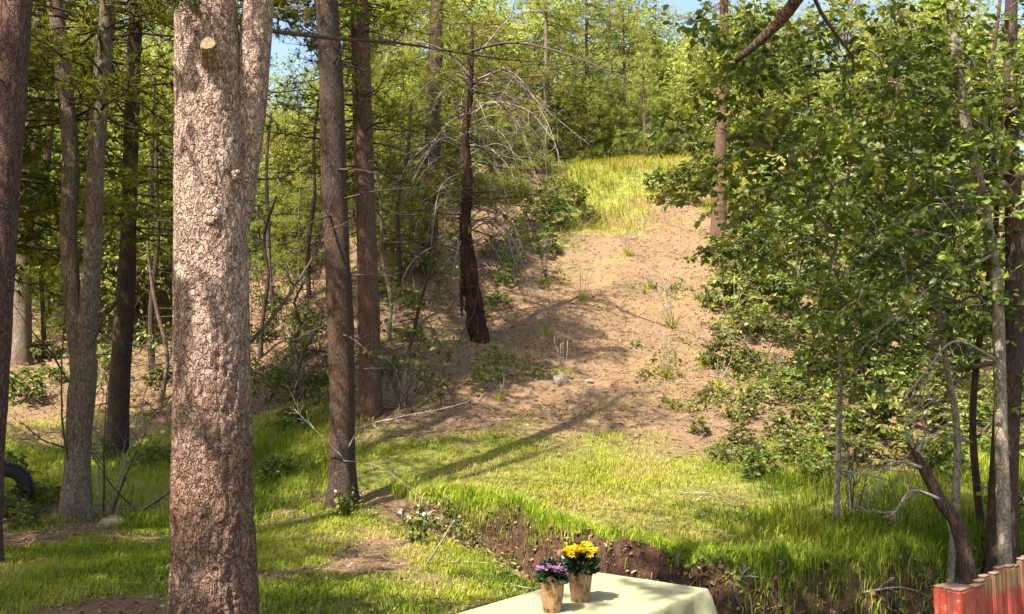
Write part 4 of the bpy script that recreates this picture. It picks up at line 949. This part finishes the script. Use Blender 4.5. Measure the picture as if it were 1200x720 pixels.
def grasses():
    rng = np.random.default_rng(201)
    def tt(x, y, base, amp):
        return np.clip(base + amp * (fbm(x * .9, y * .9, 0, 301, 3) - .5) * 2 + rng.normal(size=len(x)) * .2, 0, 1)
    def put(lab, n, xr, yr, mask, h, wd, base, amp):
        x, y = scatter(n, xr, yr, rng, mask)
        g = Geo().add(*blades(x, y, h if not callable(h) else h(x, y), wd, rng, tt(x, y, base if not callable(base) else base(x, y), amp)))
        tag(g.build('grass', M['grass']), lab, 'grass', kind='stuff')
    q = lambda x, y: x / np.maximum(y, 1)
    put('short patchy grass on the dappled foreground ground', 120000, (-6.5, 1.2), (5.6, 12.0), lambda x, y: grass_mask(x, y) * (y < YB(x) - .3), .075, .008, .50, .7)
    put('grass with sunlit and shaded tints between the soil bank and the bare slope', 130000, (-2.6, 9), (8.4, 17), lambda x, y: grass_mask(x, y) * (y > YB(x) - .2) * (.35 + .65 * sstep(.35, .6, fbm(x * 1.3, y * 1.3, 0, 133, 3))), lambda x, y: .02 + .13 * fbm(x * 1.6, y * 1.6, 0, 77, 3) + .16 * sstep(.22, .34, q(x, y)), .010, lambda x, y: .76 - .5 * sstep(.16, .28, q(x, y)) - .25 * sstep(-.05, -.12, q(x, y)), .6)  # blade tint lowered to the right as painted shade, lower at left too
    put('tall grass in the undergrowth behind the left trunks', 70000, (-13, -2.4), (11, 20), grass_mask, .17, .011, .55, .5)
    put('yellow seeding grass along the hilltop', 40000, (0.5, 14), (27, 42), lambda x, y: grass_mask(x, y) * sstep(.25, .6, fbm(x * .9, y * .9, 0, 66, 3)), lambda x, y: .16 + .42 * fbm(x * .8, y * .8, 0, 67, 3), .020, .72, .6)
    put('sparse dry tufts scattered over the slope', 70000, (-14, 14), (14, 32), lambda x, y: sstep(.56, .68, fbm(x * .8, y * .8, 0, 88, 3)) * .5 + .05 + .3 * sstep(.62, .7, fbm(x * 3, y * 3, 0, 89, 2)), .12, .011, .74, .6)
    # long grass hanging over the bank
    n = 15000; x = rng.uniform(-1.6, 7, n); y = YB(x) + rng.normal(size=n) * .16 + .08
    g = Geo().add(*blades(x, y, .26 * (.3 + .9 * fbm(x * 2.5, y * 2.5, 0, 78, 2)), .009, rng, tt(x, y, .5 - .2 * sstep(1.5, 3, x), .4)))  # tint darkened towards the right to paint in shade
    tag(g.build('grass', M['grass']), 'long grass overhanging the top edge of the soil bank', 'grass', kind='stuff')
    # needle and leaf litter
    M['litter'] = tint_mat('litter', [(0, (.05, .028, .018)), (.4, (.20, .11, .06)), (.75, (.40, .26, .15)), (1, (.48, .35, .21))], .85, .15)
    def litter(lab, n, xr, yr, mask, sz, rat, base=.5):
        x, y = scatter(n, xr, yr, rng, mask); z = height(x, y) + .008
        a = rng.uniform(0, 6.28, len(x)); D = np.stack([np.cos(a), np.sin(a), rng.normal(size=len(x)) * .25], 1)
        V, f, t_ = leaves(np.stack([x, y, z], 1), D, sz, rng, 0, rat, np.clip(base + rng.normal(size=len(x)) * .28, 0, 1), flat=1.2)
        tag(Geo().add(V, f, t_).build('litter', M['litter']), lab, 'litter', kind='stuff')
    litter('dead leaves and chips strewn over the foreground ground', 22000, (-6.5, 3), (5.2, 12.5), lambda x, y: .8 * np.ones_like(x), .042, .4)
    litter('dead leaves and clods clinging to the soil bank', 26000, (-2.4, 7), (6, 11.8), soil_mask, .06, .6, .36)
    litter('fallen needles and bark scraps covering the slope', 90000, (-16, 14), (13, 34), lambda x, y: .75 * (1 - .8 * grass_mask(x, y)), .085, .2, .5)
    # twigs lying about
    g = Geo()
    for k in range(420):
        y = rng.uniform(6.5, 26) if k < 150 else rng.uniform(13.5, 29); x = rng.uniform(-.55, .55) * y; a = rng.uniform(0, 6.28); l = rng.uniform(.12, .45)
        xs = x + np.cos(a) * l * np.linspace(0, 1, 5); ys = y + np.sin(a) * l * np.linspace(0, 1, 5)
        g.add(*tube(np.stack([xs, ys, height(xs, ys) + .012 + rng.uniform(0, .03)], 1), np.linspace(.009, .004, 5) * max(1, y / 14), 4))
    tag(g.build('litter', M['dead_wood']), 'fallen twigs strewn over the slope and clearing', 'twigs', kind='stuff')
    # roots hanging on the bank
    g = Geo()
    for k in range(120):
        x = rng.uniform(-.8, 5.5); y = YB(np.array(x)) - rng.uniform(0, .25); p = np.array([x, float(y), 0]); p[2] = gz(p[0], p[1]) + .02
        e = p + np.array([rng.normal() * .15, -.12 - rng.uniform(0, .25), -rng.uniform(.2, .6)])
        g.add(*tube(wiggle(p, e, 7, .15, rng), np.linspace(.007, .002, 7), 4))
    tag(g.build('litter', M['twig_dark']), 'thin roots hanging out of the soil bank', 'roots', kind='stuff')
grasses()
def ground_cover():
    rng = np.random.default_rng(505); n = 3000
    y = rng.uniform(14, 33, n); x = y * rng.uniform(-.04, .38, n); q = x / y
    k = fbm(x * .6, y * .6, 0, 91, 3) + .16 * sstep(.08, -.02, q) + .22 * sstep(.2, .3, q) > .73
    x, y = x[k], y[k]; m = 12; sz = rng.uniform(.05, .15, len(x))
    C = np.stack([np.repeat(x, m) + rng.normal(size=len(x) * m) * np.repeat(sz, m), np.repeat(y, m) + rng.normal(size=len(x) * m) * np.repeat(sz, m), np.zeros(len(x) * m)], 1)
    C[:, 2] = height(C[:, 0], C[:, 1]) + np.abs(rng.normal(size=len(C))) * np.repeat(sz, m) * .9
    V, f, t = leaves(C, norm(rng.normal(size=C.shape) + [0, 0, .4]), .08, rng)
    tag(Geo().add(V, f, t).build('ground_cover', M['leaf_shrub']), 'low leafy weeds creeping over the edges of the bare slope', 'weeds', kind='stuff')
    n = 900; x = rng.uniform(-1.2, 6, n); y = YB(x) - rng.uniform(0, 1.1, n) ** 1.2; k = fbm(x * 1.6, y * 1.6, 0, 94, 3) > .54; x, y = x[k], y[k]; m = 9
    C = np.stack([np.repeat(x, m) + rng.normal(size=len(x) * m) * .06, np.repeat(y, m) + rng.normal(size=len(x) * m) * .06, np.zeros(len(x) * m)], 1)
    C[:, 2] = height(C[:, 0], C[:, 1]) + np.abs(rng.normal(size=len(C))) * .06
    V, f, t = leaves(C, norm(rng.normal(size=C.shape) + [0, -.3, .3]), .055, rng)
    tag(Geo().add(V, f, t * .8).build('ground_cover', M['leaf_shrub']), 'small leafy weeds sprouting from the soil bank', 'weeds', kind='stuff')
ground_cover()
def tangle():
    rng = np.random.default_rng(404); g = Geo(); C = []; D = []
    for k in range(400):
        px = rng.choice([rng.uniform(0, 200), rng.uniform(295, 540), rng.uniform(295, 400)]); p = hit(px, rng.uniform(270, 490), 10)
        if p[1] > 45: continue
        sc = p[1] / 18; l = rng.uniform(.3, 1.3) * sc * (2.2 if k % 6 == 0 else 1); e = p + np.array([rng.normal() * .7, rng.normal() * .4, rng.uniform(.1, .9)]) * l
        P = wiggle(p - [0, 0, .05], e, 7, .12, rng); g.add(*tube(P, np.linspace(.012, .004, 7) * sc, 4), mat=1)
        for q in P[3:]:
            for _ in range(rng.integers(0, 3)):
                w_ = q + norm(rng.normal(size=3) + [0, 0, .3]) * l * rng.uniform(.2, .5); g.add(*tube(wiggle(q, w_, 4, .1, rng), np.linspace(.006, .003, 4) * sc, 3), mat=1)
                if k % 3 == 0:
                    for __ in range(10): C.append(w_ + rng.normal(size=3) * .12 * sc); D.append(norm(rng.normal(size=3)))
    V, f, t = leaves(np.array(C), np.array(D), .10, rng); g.add(V, f, t * .9)
    tag(g.build('undergrowth', [M['leaf_shrub'], M['twig_dark']]), 'brushy tangle of twigs and leaves on the shaded left hillside', 'undergrowth', kind='stuff')
tangle()

def rock_geo(seed, rx, ry, rz, n=1):
    import bmesh
    bm = bmesh.new(); bmesh.ops.create_icosphere(bm, subdivisions=3, radius=1)
    V = np.array([v.co for v in bm.verts]); Fc = np.array([[v.index for v in f.verts] for f in bm.faces]); bm.free()
    nn = fbm(V[:, 0] * 1.4 + seed, V[:, 1] * 1.4, V[:, 2] * 1.4, seed, 4)
    V = V * (.72 + .6 * nn)[:, None]
    V = np.round(V * 2.6) / 2.6 * .6 + V * .4
    return V * np.array([rx, ry, rz]), Fc
def rocks():
    M['rock'] = plain_mat('rock', (.27, .22, .17), .9, .45, 12, spec=.15, bump=.6)
    M['rock_red'] = plain_mat('rock_red', (.20, .105, .065), .9, .5, 9, spec=.1, bump=.7)
    for i, (px, py, s, lab) in enumerate(((132, 614, .16, 'flat pale stone on the ground near the forked tree'), (658, 448, .13, 'small pale stone upright on the bare slope'), (690, 448, .1, 'little pale stone beside a dry weed on the slope'), (1003, 487, .22, 'pale stone showing among the shrubs on the right slope'))):
        p = hit(px, py); o = Geo().add(*rock_geo(i + 3, s * 1.1, s, s * (.55 if i != 1 else 1.3))).build('stone', M['rock']); o.location = tuple(p); tag(o, lab, 'stone')
    rng = np.random.default_rng(5)
    for i in range(14):
        x = rng.uniform(-.9, 5.2); y = float(YB(np.array(x))) - rng.uniform(.02, .6); s = rng.uniform(.02, .05)
        o = Geo().add(*rock_geo(100 + i, s * 1.2, s, s * .85)).build('clod', M['rock_red']); o.location = (x, y, gz(x, y) - s * .25); o.rotation_euler = tuple(rng.uniform(0, 3, 3))
        tag(o, 'reddish clod of earth jutting from the soil bank', 'clod', 'clods in the soil bank')
    # bleached sticks lying in the gully
    for pts, lab in (([(850, 686), (880, 692), (905, 693)], 'short bleached stick lying in the gully beside the table'), ([(868, 688), (876, 676), (884, 672)], 'forked bleached twig in the gully beside the table'), ([(1010, 712), (1060, 712), (1085, 712)], 'pale stick low in the gully left of the red fence'), ([(500, 666), (520, 640), (530, 628)], 'bleached stick standing by the white-flowered weed')):
        q = [hit(x, y) + np.array([0, 0, .03 + .0 * i]) for i, (x, y) in enumerate(pts)]
        if 'standing' in lab: q[1] = q[0] + np.array([.15, 0, .22]); q[2] = q[0] + np.array([.25, .05, .38])
        o = dead_branch(q, .012, .006, rng, 2, .15).build('stick', M['dead_wood']); tag(o, lab, 'stick')
rocks()

# ------------------------------------------------------------------ half-buried tyre
def tyre():
    p = at(2, 578, 12.2)
    m = plain_mat('rubber', (.022, .023, .026), .6, .4, 40, spec=.4)
    t = thing('tyre', p, 'black rubber tyre standing half buried in the undergrowth', 'tyre')
    Rm, rw = .29, .085
    A = np.linspace(0, 2 * np.pi, 96, endpoint=False); prof = np.linspace(0, 2 * np.pi, 20, endpoint=False)
    a, q = np.meshgrid(A, prof, indexing='ij')
    rad = Rm + rw * np.sign(np.cos(q)) * np.abs(np.cos(q)) ** .7 + .0 * a; wy = rw * .95 * np.sign(np.sin(q)) * np.abs(np.sin(q)) ** .6
    V = np.stack([rad * np.cos(a), wy, rad * np.sin(a)], -1).reshape(-1, 3)
    i = np.arange(96)[:, None]; j = np.arange(20)[None]
    f = np.stack([i * 20 + j, i * 20 + (j + 1) % 20, (i + 1) % 96 * 20 + (j + 1) % 20, (i + 1) % 96 * 20 + j], -1).reshape(-1, 4)
    Geo().add(V, f).build('carcass', m, t)
    g = Geo()
    for k in range(48):
        for s in (-1, 1):
            th = 2 * np.pi * (k + (.5 if s > 0 else 0)) / 48; dd = .012
            c = np.array([[dx, y, dr] for dr in (.0, .028) for y in (s * .01, s * .075) for dx in (-.013, .013)])
            rr = Rm + rw - .012 + c[:, 2]
            W = np.stack([rr * np.cos(th) - c[:, 0] * np.sin(th), c[:, 1], rr * np.sin(th) + c[:, 0] * np.cos(th)], 1)
            g.add(W, np.array([[0, 1, 3, 2], [4, 6, 7, 5], [0, 4, 5, 1], [2, 3, 7, 6], [0, 2, 6, 4], [1, 5, 7, 3]]))
    tag(g.build('tread', m, t, smooth=False), kind='stuff')
    t.rotation_euler = (.12, 0, .55); t.location.z += .02
tyre()

# ------------------------------------------------------------------ table, cloth, potted flowers
def box_geo(c, s, bev=.006):
    import bmesh
    bm = bmesh.new(); bmesh.ops.create_cube(bm, size=1)
    for v in bm.verts: v.co = Vector(v.co) * Vector(s) if False else Vector((v.co.x * s[0], v.co.y * s[1], v.co.z * s[2]))
    if bev: bmesh.ops.bevel(bm, geom=bm.edges[:], offset=bev, segments=2, affect='EDGES')
    bm.verts.ensure_lookup_table()
    V = np.array([v.co for v in bm.verts]) + np.array(c); F3 = [[v.index for v in f.verts] for f in bm.faces]; bm.free()
    out = []
    for n in sorted(set(map(len, F3))): out.append(np.array([f for f in F3 if len(f) == n]))
    return V, out
def table():
    TZ = .75
    far = at(701, 672, 1); d1 = far - [0, 0, CAMZ]; A = d1 * ((TZ - CAMZ) / d1[2]) + [0, 0, CAMZ]
    d2 = at(831, 690, 1) - [0, 0, CAMZ]; B = d2 * ((TZ - CAMZ) / d2[2]) + [0, 0, CAMZ]
    e = norm(B - A); W = float(np.linalg.norm(B - A)); Ln = 1.83
    l = np.array([-abs(e[1]), -abs(e[0]), 0]); l = norm(l)
    d3 = at(530, 718, 1) - [0, 0, CAMZ]; Cc = d3 * ((TZ - CAMZ) / d3[2]) + [0, 0, CAMZ]
    l = norm(l + norm(Cc - A)); e = np.array([-l[1], l[0], 0]); e = e if e[0] > 0 else -e; B = A + e * W
    ctr = (A + B) / 2 + l * Ln / 2; ang = math.atan2(l[1], l[0])
    z0 = gz(ctr[0], ctr[1]); Hh = TZ - z0
    t = thing('folding_table', (ctr[0], ctr[1], z0), 'narrow folding table under the pale green cloth', 'table', rz=ang)
    pm = plain_mat('table_plastic', (.7, .7, .66), .5, .1); mm = plain_mat('table_steel', (.25, .25, .26), .45, .2, spec=.5)
    Geo().add(*box_geo((0, 0, Hh - .026), (Ln - .02, W - .02, .04), .01)).build('tabletop', pm, t)
    for sx in (-1, 1):
        for sy in (-1, 1):
            q = np.array([[sx * Ln * .36, sy * W * .38, Hh - .05], [sx * Ln * .38, sy * W * .40, -.03]])
            Geo().add(*tube(q, [.013, .013], 10)).build('leg', mm, t)
    # cloth
    m, tr, out = NM('tablecloth'); v = coords(tr)
    n = noise(tr, v, 3.5, 4, .5); wv = noise(tr, v, 420, 2, .5)
    c = mixc(tr, ramp(tr, n, [(.3, 0.), (.7, 1.)]), (.33, .315, .175), (.38, .36, .21))
    hb = nd(tr, 'ShaderNodeMath', {0: n, 1: wv}, operation='MULTIPLY')
    sp_ = nd(tr, 'ShaderNodeSeparateXYZ', {'Vector': v})
    def crease(sock, off, wd):
        a_ = nd(tr, 'ShaderNodeMath', {0: sock, 1: off}, operation='PINGPONG'); d_ = nd(tr, 'ShaderNodeMath', {0: a_.outputs[0], 1: off * .5}, operation='SUBTRACT')
        b_ = nd(tr, 'ShaderNodeMath', {0: d_.outputs[0]}, operation='ABSOLUTE'); return nd(tr, 'ShaderNodeMapRange', {'Value': b_.outputs[0], 'From Min': 0., 'From Max': wd, 'To Min': 1., 'To Max': 0.}).outputs[0]
    cx_ = nd(tr, 'ShaderNodeMath', {0: crease(sp_.outputs[0], .30, .006), 1: crease(sp_.outputs[1], .26, .006)}, operation='ADD')
    wr = noise(tr, v, 9, 3, .5, 1.5)
    h1 = nd(tr, 'ShaderNodeMath', {0: cx_.outputs[0], 1: .5}, operation='MULTIPLY'); h2 = nd(tr, 'ShaderNodeMath', {0: wr, 1: 2.2}, operation='MULTIPLY')
    h3 = nd(tr, 'ShaderNodeMath', {0: h1.outputs[0], 1: h2.outputs[0]}, operation='ADD'); h4 = nd(tr, 'ShaderNodeMath', {0: h3.outputs[0], 1: hb.outputs[0]}, operation='ADD')
    bp = nd(tr, 'ShaderNodeBump', {'Height': h4.outputs[0], 'Strength': .5, 'Distance': .006})
    bs = nd(tr, 'ShaderNodeBsdfPrincipled', {'Base Color': c, 'Roughness': .85, 'Normal': bp.outputs[0]}); bs.inputs['Specular IOR Level'].default_value = .2
    tl = nd(tr, 'ShaderNodeBsdfTranslucent', {'Color': c}); ms = nd(tr, 'ShaderNodeMixShader', {0: .22, 1: bs.outputs[0], 2: tl.outputs[0]})
    tr.links.new(ms.outputs[0], out.inputs[0])
    hx, hy, cr = Ln / 2, W / 2, .012; per = []
    N = 640; Lp = 4 * (hx + hy); s = np.linspace(0, Lp, N, endpoint=False)
    pts = []; nrm = []
    for q in s:
        if q < 2 * hx: pts.append((-hx + q, -hy)); nrm.append((0, -1))
        elif q < 2 * hx + 2 * hy: pts.append((hx, -hy + q - 2 * hx)); nrm.append((1, 0))
        elif q < 4 * hx + 2 * hy: pts.append((hx - (q - 2 * hx - 2 * hy), hy)); nrm.append((0, 1))
        else: pts.append((-hx, hy - (q - 4 * hx - 2 * hy))); nrm.append((-1, 0))
    pts = np.array(pts); nrm = np.array(nrm, float)
    k = np.ones(9) / 9
    nr = np.stack([np.convolve(np.r_[nrm[-4:, i], nrm[:, i], nrm[:4, i]], k, 'valid') for i in (0, 1)], 1); nr = norm(nr)
    rows = []
    top = Hh + .004
    for f in (.02, .15, .3, .5, .7, .82, .9, .96, .985, 1.0):
        X = pts * f; zz = top + .0025 * (fbm(X[:, 0] * 5, X[:, 1] * 5, 0, 5, 3) - .5)
        rows.append(np.c_[X, zz])
    for dz, of in ((.002, .004), (.006, .007), (.014, .010)): rows.append(np.c_[pts + nr * of, np.full(N, top - dz)])
    cornd = np.minimum.reduce([np.hypot(pts[:, 0] - sx * hx, pts[:, 1] - sy * hy) for sx in (-1, 1) for sy in (-1, 1)])
    cb = np.exp(-(cornd / .09) ** 2)
    fold = np.sin(s * 2 * np.pi / .21 + 3 * vnoise(s * 2, 0, 0, 4)) * .6 + .5 * (fbm(s * 7, 0, 0, 6, 2) - .5)
    for dz in np.linspace(.03, .42, 14):
        g_ = dz / .42
        rows.append(np.c_[pts + nr * (.011 + .030 * g_ + fold * .034 * g_ ** .8 + cb * .095 * g_)[:, None], top - dz - .02 * cb * g_])
    V = np.vstack(rows); nR = len(rows)
    i = np.arange(nR - 1)[:, None]; j = np.arange(N)[None]
    f = np.stack([i * N + j, i * N + (j + 1) % N, (i + 1) * N + (j + 1) % N, (i + 1) * N + j], -1).reshape(-1, 4)
    cen = len(V); V = np.vstack([V, [0, 0, top]]); jj = np.arange(N); f3 = np.stack([np.full(N, cen), (jj + 1) % N, jj], -1)
    o = Geo().add(V, [f[:, ::-1], f3]).build('tablecloth', m); o.location = (ctr[0], ctr[1], z0); o.rotation_euler.z = ang
    tag(o, 'pale yellow-green cloth draped over the narrow table', 'tablecloth')
    # potted flowers
    mp, tr, out = NM('pot_wrap'); v = coords(tr)
    vo = nd(tr, 'ShaderNodeTexVoronoi', {'Vector': v, 'Scale': 38.}); n = noise(tr, v, 60, 4, .6)
    c = mixc(tr, ramp(tr, vo.outputs['Distance'], [(.25, 1.), (.5, 0.)]), (.23, .14, .07), (.06, .027, .012))
    c = mixc(tr, ramp(tr, n, [(.45, 0.), (.6, .7)]), c, (.17, .085, .028))
    bs = nd(tr, 'ShaderNodeBsdfPrincipled', {'Base Color': c, 'Roughness': .45}); tr.links.new(bs.outputs[0], out.inputs[0])
    soilm = plain_mat('potting_soil', (.03, .02, .014), .95, .4, 80)
    dk = foliage_mat('pot_leaf', [(0, (.010, .022, .008)), (.6, (.022, .045, .014)), (1, (.05, .085, .025))], .25, .04, .4)
    def pot(px, py, h, rt, rb, lab, pet, fol_r, fol_h, nb, br, flat):
        d = at(px, py, 1) - [0, 0, CAMZ]; p = d * ((TZ + .006 - CAMZ) / d[2]) + [0, 0, CAMZ]
        r2 = np.random.default_rng(int(px))
        t = thing('potted_plant', p, lab, 'potted plant')
        zz = np.linspace(0, 1, 12); P = np.c_[np.zeros(12), np.zeros(12), zz * h]
        rr = rb + (rt - rb) * zz; V, fc = tube(P, rr * .94, 30, cap=False); kk = len(V); V = np.vstack([V, [0, 0, .0]])
        ca = np.arange(30); fc.append(np.stack([np.full(30, kk), (ca + 1) % 30, ca], -1)); P2 = Geo().add(V, fc).build('pot', mp, t)
        # wrap: pleated sleeve with a pointed uneven rim
        a = np.linspace(0, 2 * np.pi, 72, endpoint=False); rows = []
        for u in np.linspace(0, 1, 14):
            ple = 1 + (.01 + .035 * u) * np.cos(a * 9 + px) + .02 * np.cos(a * 17)
            hz = h * 1.02 * u * (1 + .11 * u ** 3 * np.cos(a * 4 + px * .7)); R_ = (rb + (rt - rb) * u ** .9) * (1 + .12 * u ** 6) * ple + .0015
            rows.append(np.c_[R_ * np.cos(a), R_ * np.sin(a), hz])
        V = np.vstack(rows); i = np.arange(13)[:, None]; j = np.arange(72)[None]
        f = np.stack([i * 72 + j, i * 72 + (j + 1) % 72, (i + 1) * 72 + (j + 1) % 72, (i + 1) * 72 + j], -1).reshape(-1, 4)
        Geo().add(V, f).build('paper_wrap', mp, P2)
        Geo().add(*tube(np.array([[0, 0, h * .86], [0, 0, h * .88]]), [rt * .92, rt * .9], 24)).build('soil', soilm, t)
        n = 520; u = norm(r2.normal(size=(n, 3))); u[:, 2] = np.abs(u[:, 2]); rad = r2.uniform(.35, 1, (n, 1)) ** .6
        C = u * rad * np.array([fol_r, fol_r, fol_h]) + np.array([0, 0, h * .9]); g = Geo()
        V, f, tt = leaves(C, u + np.array([0, 0, .2]), .030, r2, .3); g.add(V, f, tt)
        for k in range(30):
            e = C[k]; g.add(*tube(np.stack([[0, 0, h * .85], e * [.5, .5, .9], e]), [.0025, .002, .0015], 4), tint=.5)
        tag(g.build('foliage', dk, t), kind='stuff')
        ms = []
        for q in range(3):
            gg = Geo()
            for ring, (np_, ll, el) in enumerate(((14, 1., .12), (12, .8, .4), (9, .55, .8), (6, .35, 1.3))):
                aa = np.arange(np_) * 2 * np.pi / np_ + ring * .4 + q; el_ = el + r2.normal(size=np_) * .1
                D = np.stack([np.cos(aa) * np.cos(el_), np.sin(aa) * np.cos(el_), np.sin(el_)], 1)
                V, f, tt = leaves(np.tile([0, 0, .1 * ring * .3], (np_, 1)) + D * .1, D, ll, r2, 0, .42, flat=3); gg.add(V, f, np.clip(tt * .6 + ring * .12, 0, 1))
            ms.append(gg.build('bloom', pet, mesh_only=True, smooth=False))
        ga = math.pi * (3 - math.sqrt(5))
        for k in range(nb):
            rr_ = math.sqrt((k + .4) / nb); a_ = k * ga
            o = bpy.data.objects.new('bloom', ms[k % 3]); COL.objects.link(o); o.parent = t
            o.location = (fol_r * 1.0 * rr_ * math.cos(a_), fol_r * 1.0 * rr_ * math.sin(a_), h * .9 + fol_h * (1.02 - flat * rr_ ** 2) + r2.normal() * .003)
            o.rotation_euler = (-.7 * rr_ * math.sin(a_) + r2.normal() * .1, .7 * rr_ * math.cos(a_) + r2.normal() * .1, r2.uniform(0, 6)); s_ = br * r2.uniform(.85, 1.15); o.scale = (s_,) * 3
    yl = foliage_mat('yellow_petal', [(0, (.55, .38, .008)), (.5, (.64, .50, .012)), (1, (.72, .60, .03))], .25, vary=.05)
    pu = foliage_mat('purple_petal', [(0, (.45, .19, .48)), (.5, (.58, .32, .62)), (1, (.66, .46, .70))], .25, vary=.05)
    pot(647, 716, .125, .046, .034, 'small potted purple chrysanthemum in brown patterned wrap on the table', pu, .038, .062, 15, .028, .4)
    pot(680, 704, .125, .048, .036, 'taller potted yellow chrysanthemum in brown patterned wrap on the table', yl, .063, .105, 22, .024, .28)
table()

# ------------------------------------------------------------------ red picket fence
def fence():
    p0 = at(1126, 694, 3.35); z0 = gz(p0[0], p0[1])
    dirv = norm(np.array([.80, .60, 0])); ang = math.atan2(dirv[1], dirv[0])
    t = thing('picket_fence', (p0[0], p0[1], z0), 'low wooden picket fence with red painted end post and weathered brown boards', 'fence', rz=ang)
    red, rt, out = NM('red_paint'); v = coords(rt); n = noise(rt, v, 14, 5, .65); n2 = noise(rt, v, 60, 4, .6)
    c = mixc(rt, ramp(rt, n, [(.35, 0.), (.65, 1.)]), (.15, .016, .009), (.24, .028, .013))
    c = mixc(rt, ramp(rt, n2, [(.58, 0.), (.68, .8)]), c, (.24, .15, .10))
    ng = noise(rt, coords(rt, (1, 1, .06)), 70, 4, .7); c = mixc(rt, ramp(rt, ng, [(.42, .7), (.5, 0.)]), c, (.07, .02, .013))
    bs = nd(rt, 'ShaderNodeBsdfPrincipled', {'Base Color': c, 'Roughness': .6}); rt.links.new(bs.outputs[0], out.inputs[0])
    def worn_mat():
        m2, t2, o2 = NM('worn_red_board'); v2 = coords(t2); a2 = noise(t2, coords(t2, (1, 1, .08)), 40, 4, .6); b2 = noise(t2, v2, 25, 4, .6)
        cw = mixc(t2, ramp(t2, a2, [(.35, 0.), (.65, 1.)]), (.08, .036, .016), (.25, .145, .06))
        cr_ = mixc(t2, ramp(t2, b2, [(.35, 0.), (.65, 1.)]), (.17, .022, .010), (.25, .034, .015))
        z2 = nd(t2, 'ShaderNodeSeparateXYZ', {'Vector': v2}).outputs[2]
        zz = nd(t2, 'ShaderNodeMath', {0: z2, 1: nd(t2, 'ShaderNodeMath', {0: b2, 1: .10}, operation='MULTIPLY').outputs[0]}, operation='ADD').outputs[0]
        mr = nd(t2, 'ShaderNodeMapRange', {'Value': zz, 'From Min': Hp - .03, 'From Max': Hp + .01})
        cc = mixc(t2, mr.outputs[0], cr_, cw)
        b_ = nd(t2, 'ShaderNodeBsdfPrincipled', {'Base Color': cc, 'Roughness': .75}); t2.links.new(b_.outputs[0], o2.inputs[0]); return m2
    Hp = float(p0[2] - z0); worn = worn_mat()
    wood = bark_mat('weathered_board', (.36, .22, .11), (.24, .12, .06), (.08, .04, .025), (.34, .15, .06), .06, 22, .3, .3)
    endg = plain_mat('end_grain', (.26, .15, .10), .9, .5, 60)
    rng = np.random.default_rng(9)
    Hp = float(p0[2] - z0)
    def board(x, y, sx, sy, h, mat, name):
        V, fc = box_geo((x, y, h / 2 - .08), (sx, sy, h + .16), .004)
        top = V[:, 2] > h - .02; V[top, 2] += rng.normal(size=top.sum()) * .0015 + .012 * (vnoise(V[top, 0] * 60, V[top, 1] * 60, 0, 3) - .5)
        o = Geo().add(V, fc).build(name, mat, t, smooth=False)
        Geo().add(*box_geo((x, y, h + .004), (sx * .93, sy * .93, .006), 0)).build('end_grain', endg, o); return o
    board(.055, .052, .115, .105, Hp, red, 'post')
    board(.175, .03, .09, .03, Hp - .006, red, 'board')
    for k in range(16):
        x = .246 + k * .062; board(x, .05 + .010 * (k % 2), .058, .026, Hp + .012 + .004 * k + rng.normal() * .007, worn, 'board')
    Geo().add(*box_geo((.70, .086, Hp - .14), (1.2, .03, .08), .004)).build('rail', red, t, smooth=False)
    Geo().add(*box_geo((.70, .086, .15), (1.2, .03, .08), .004)).build('rail', red, t, smooth=False)
fence()
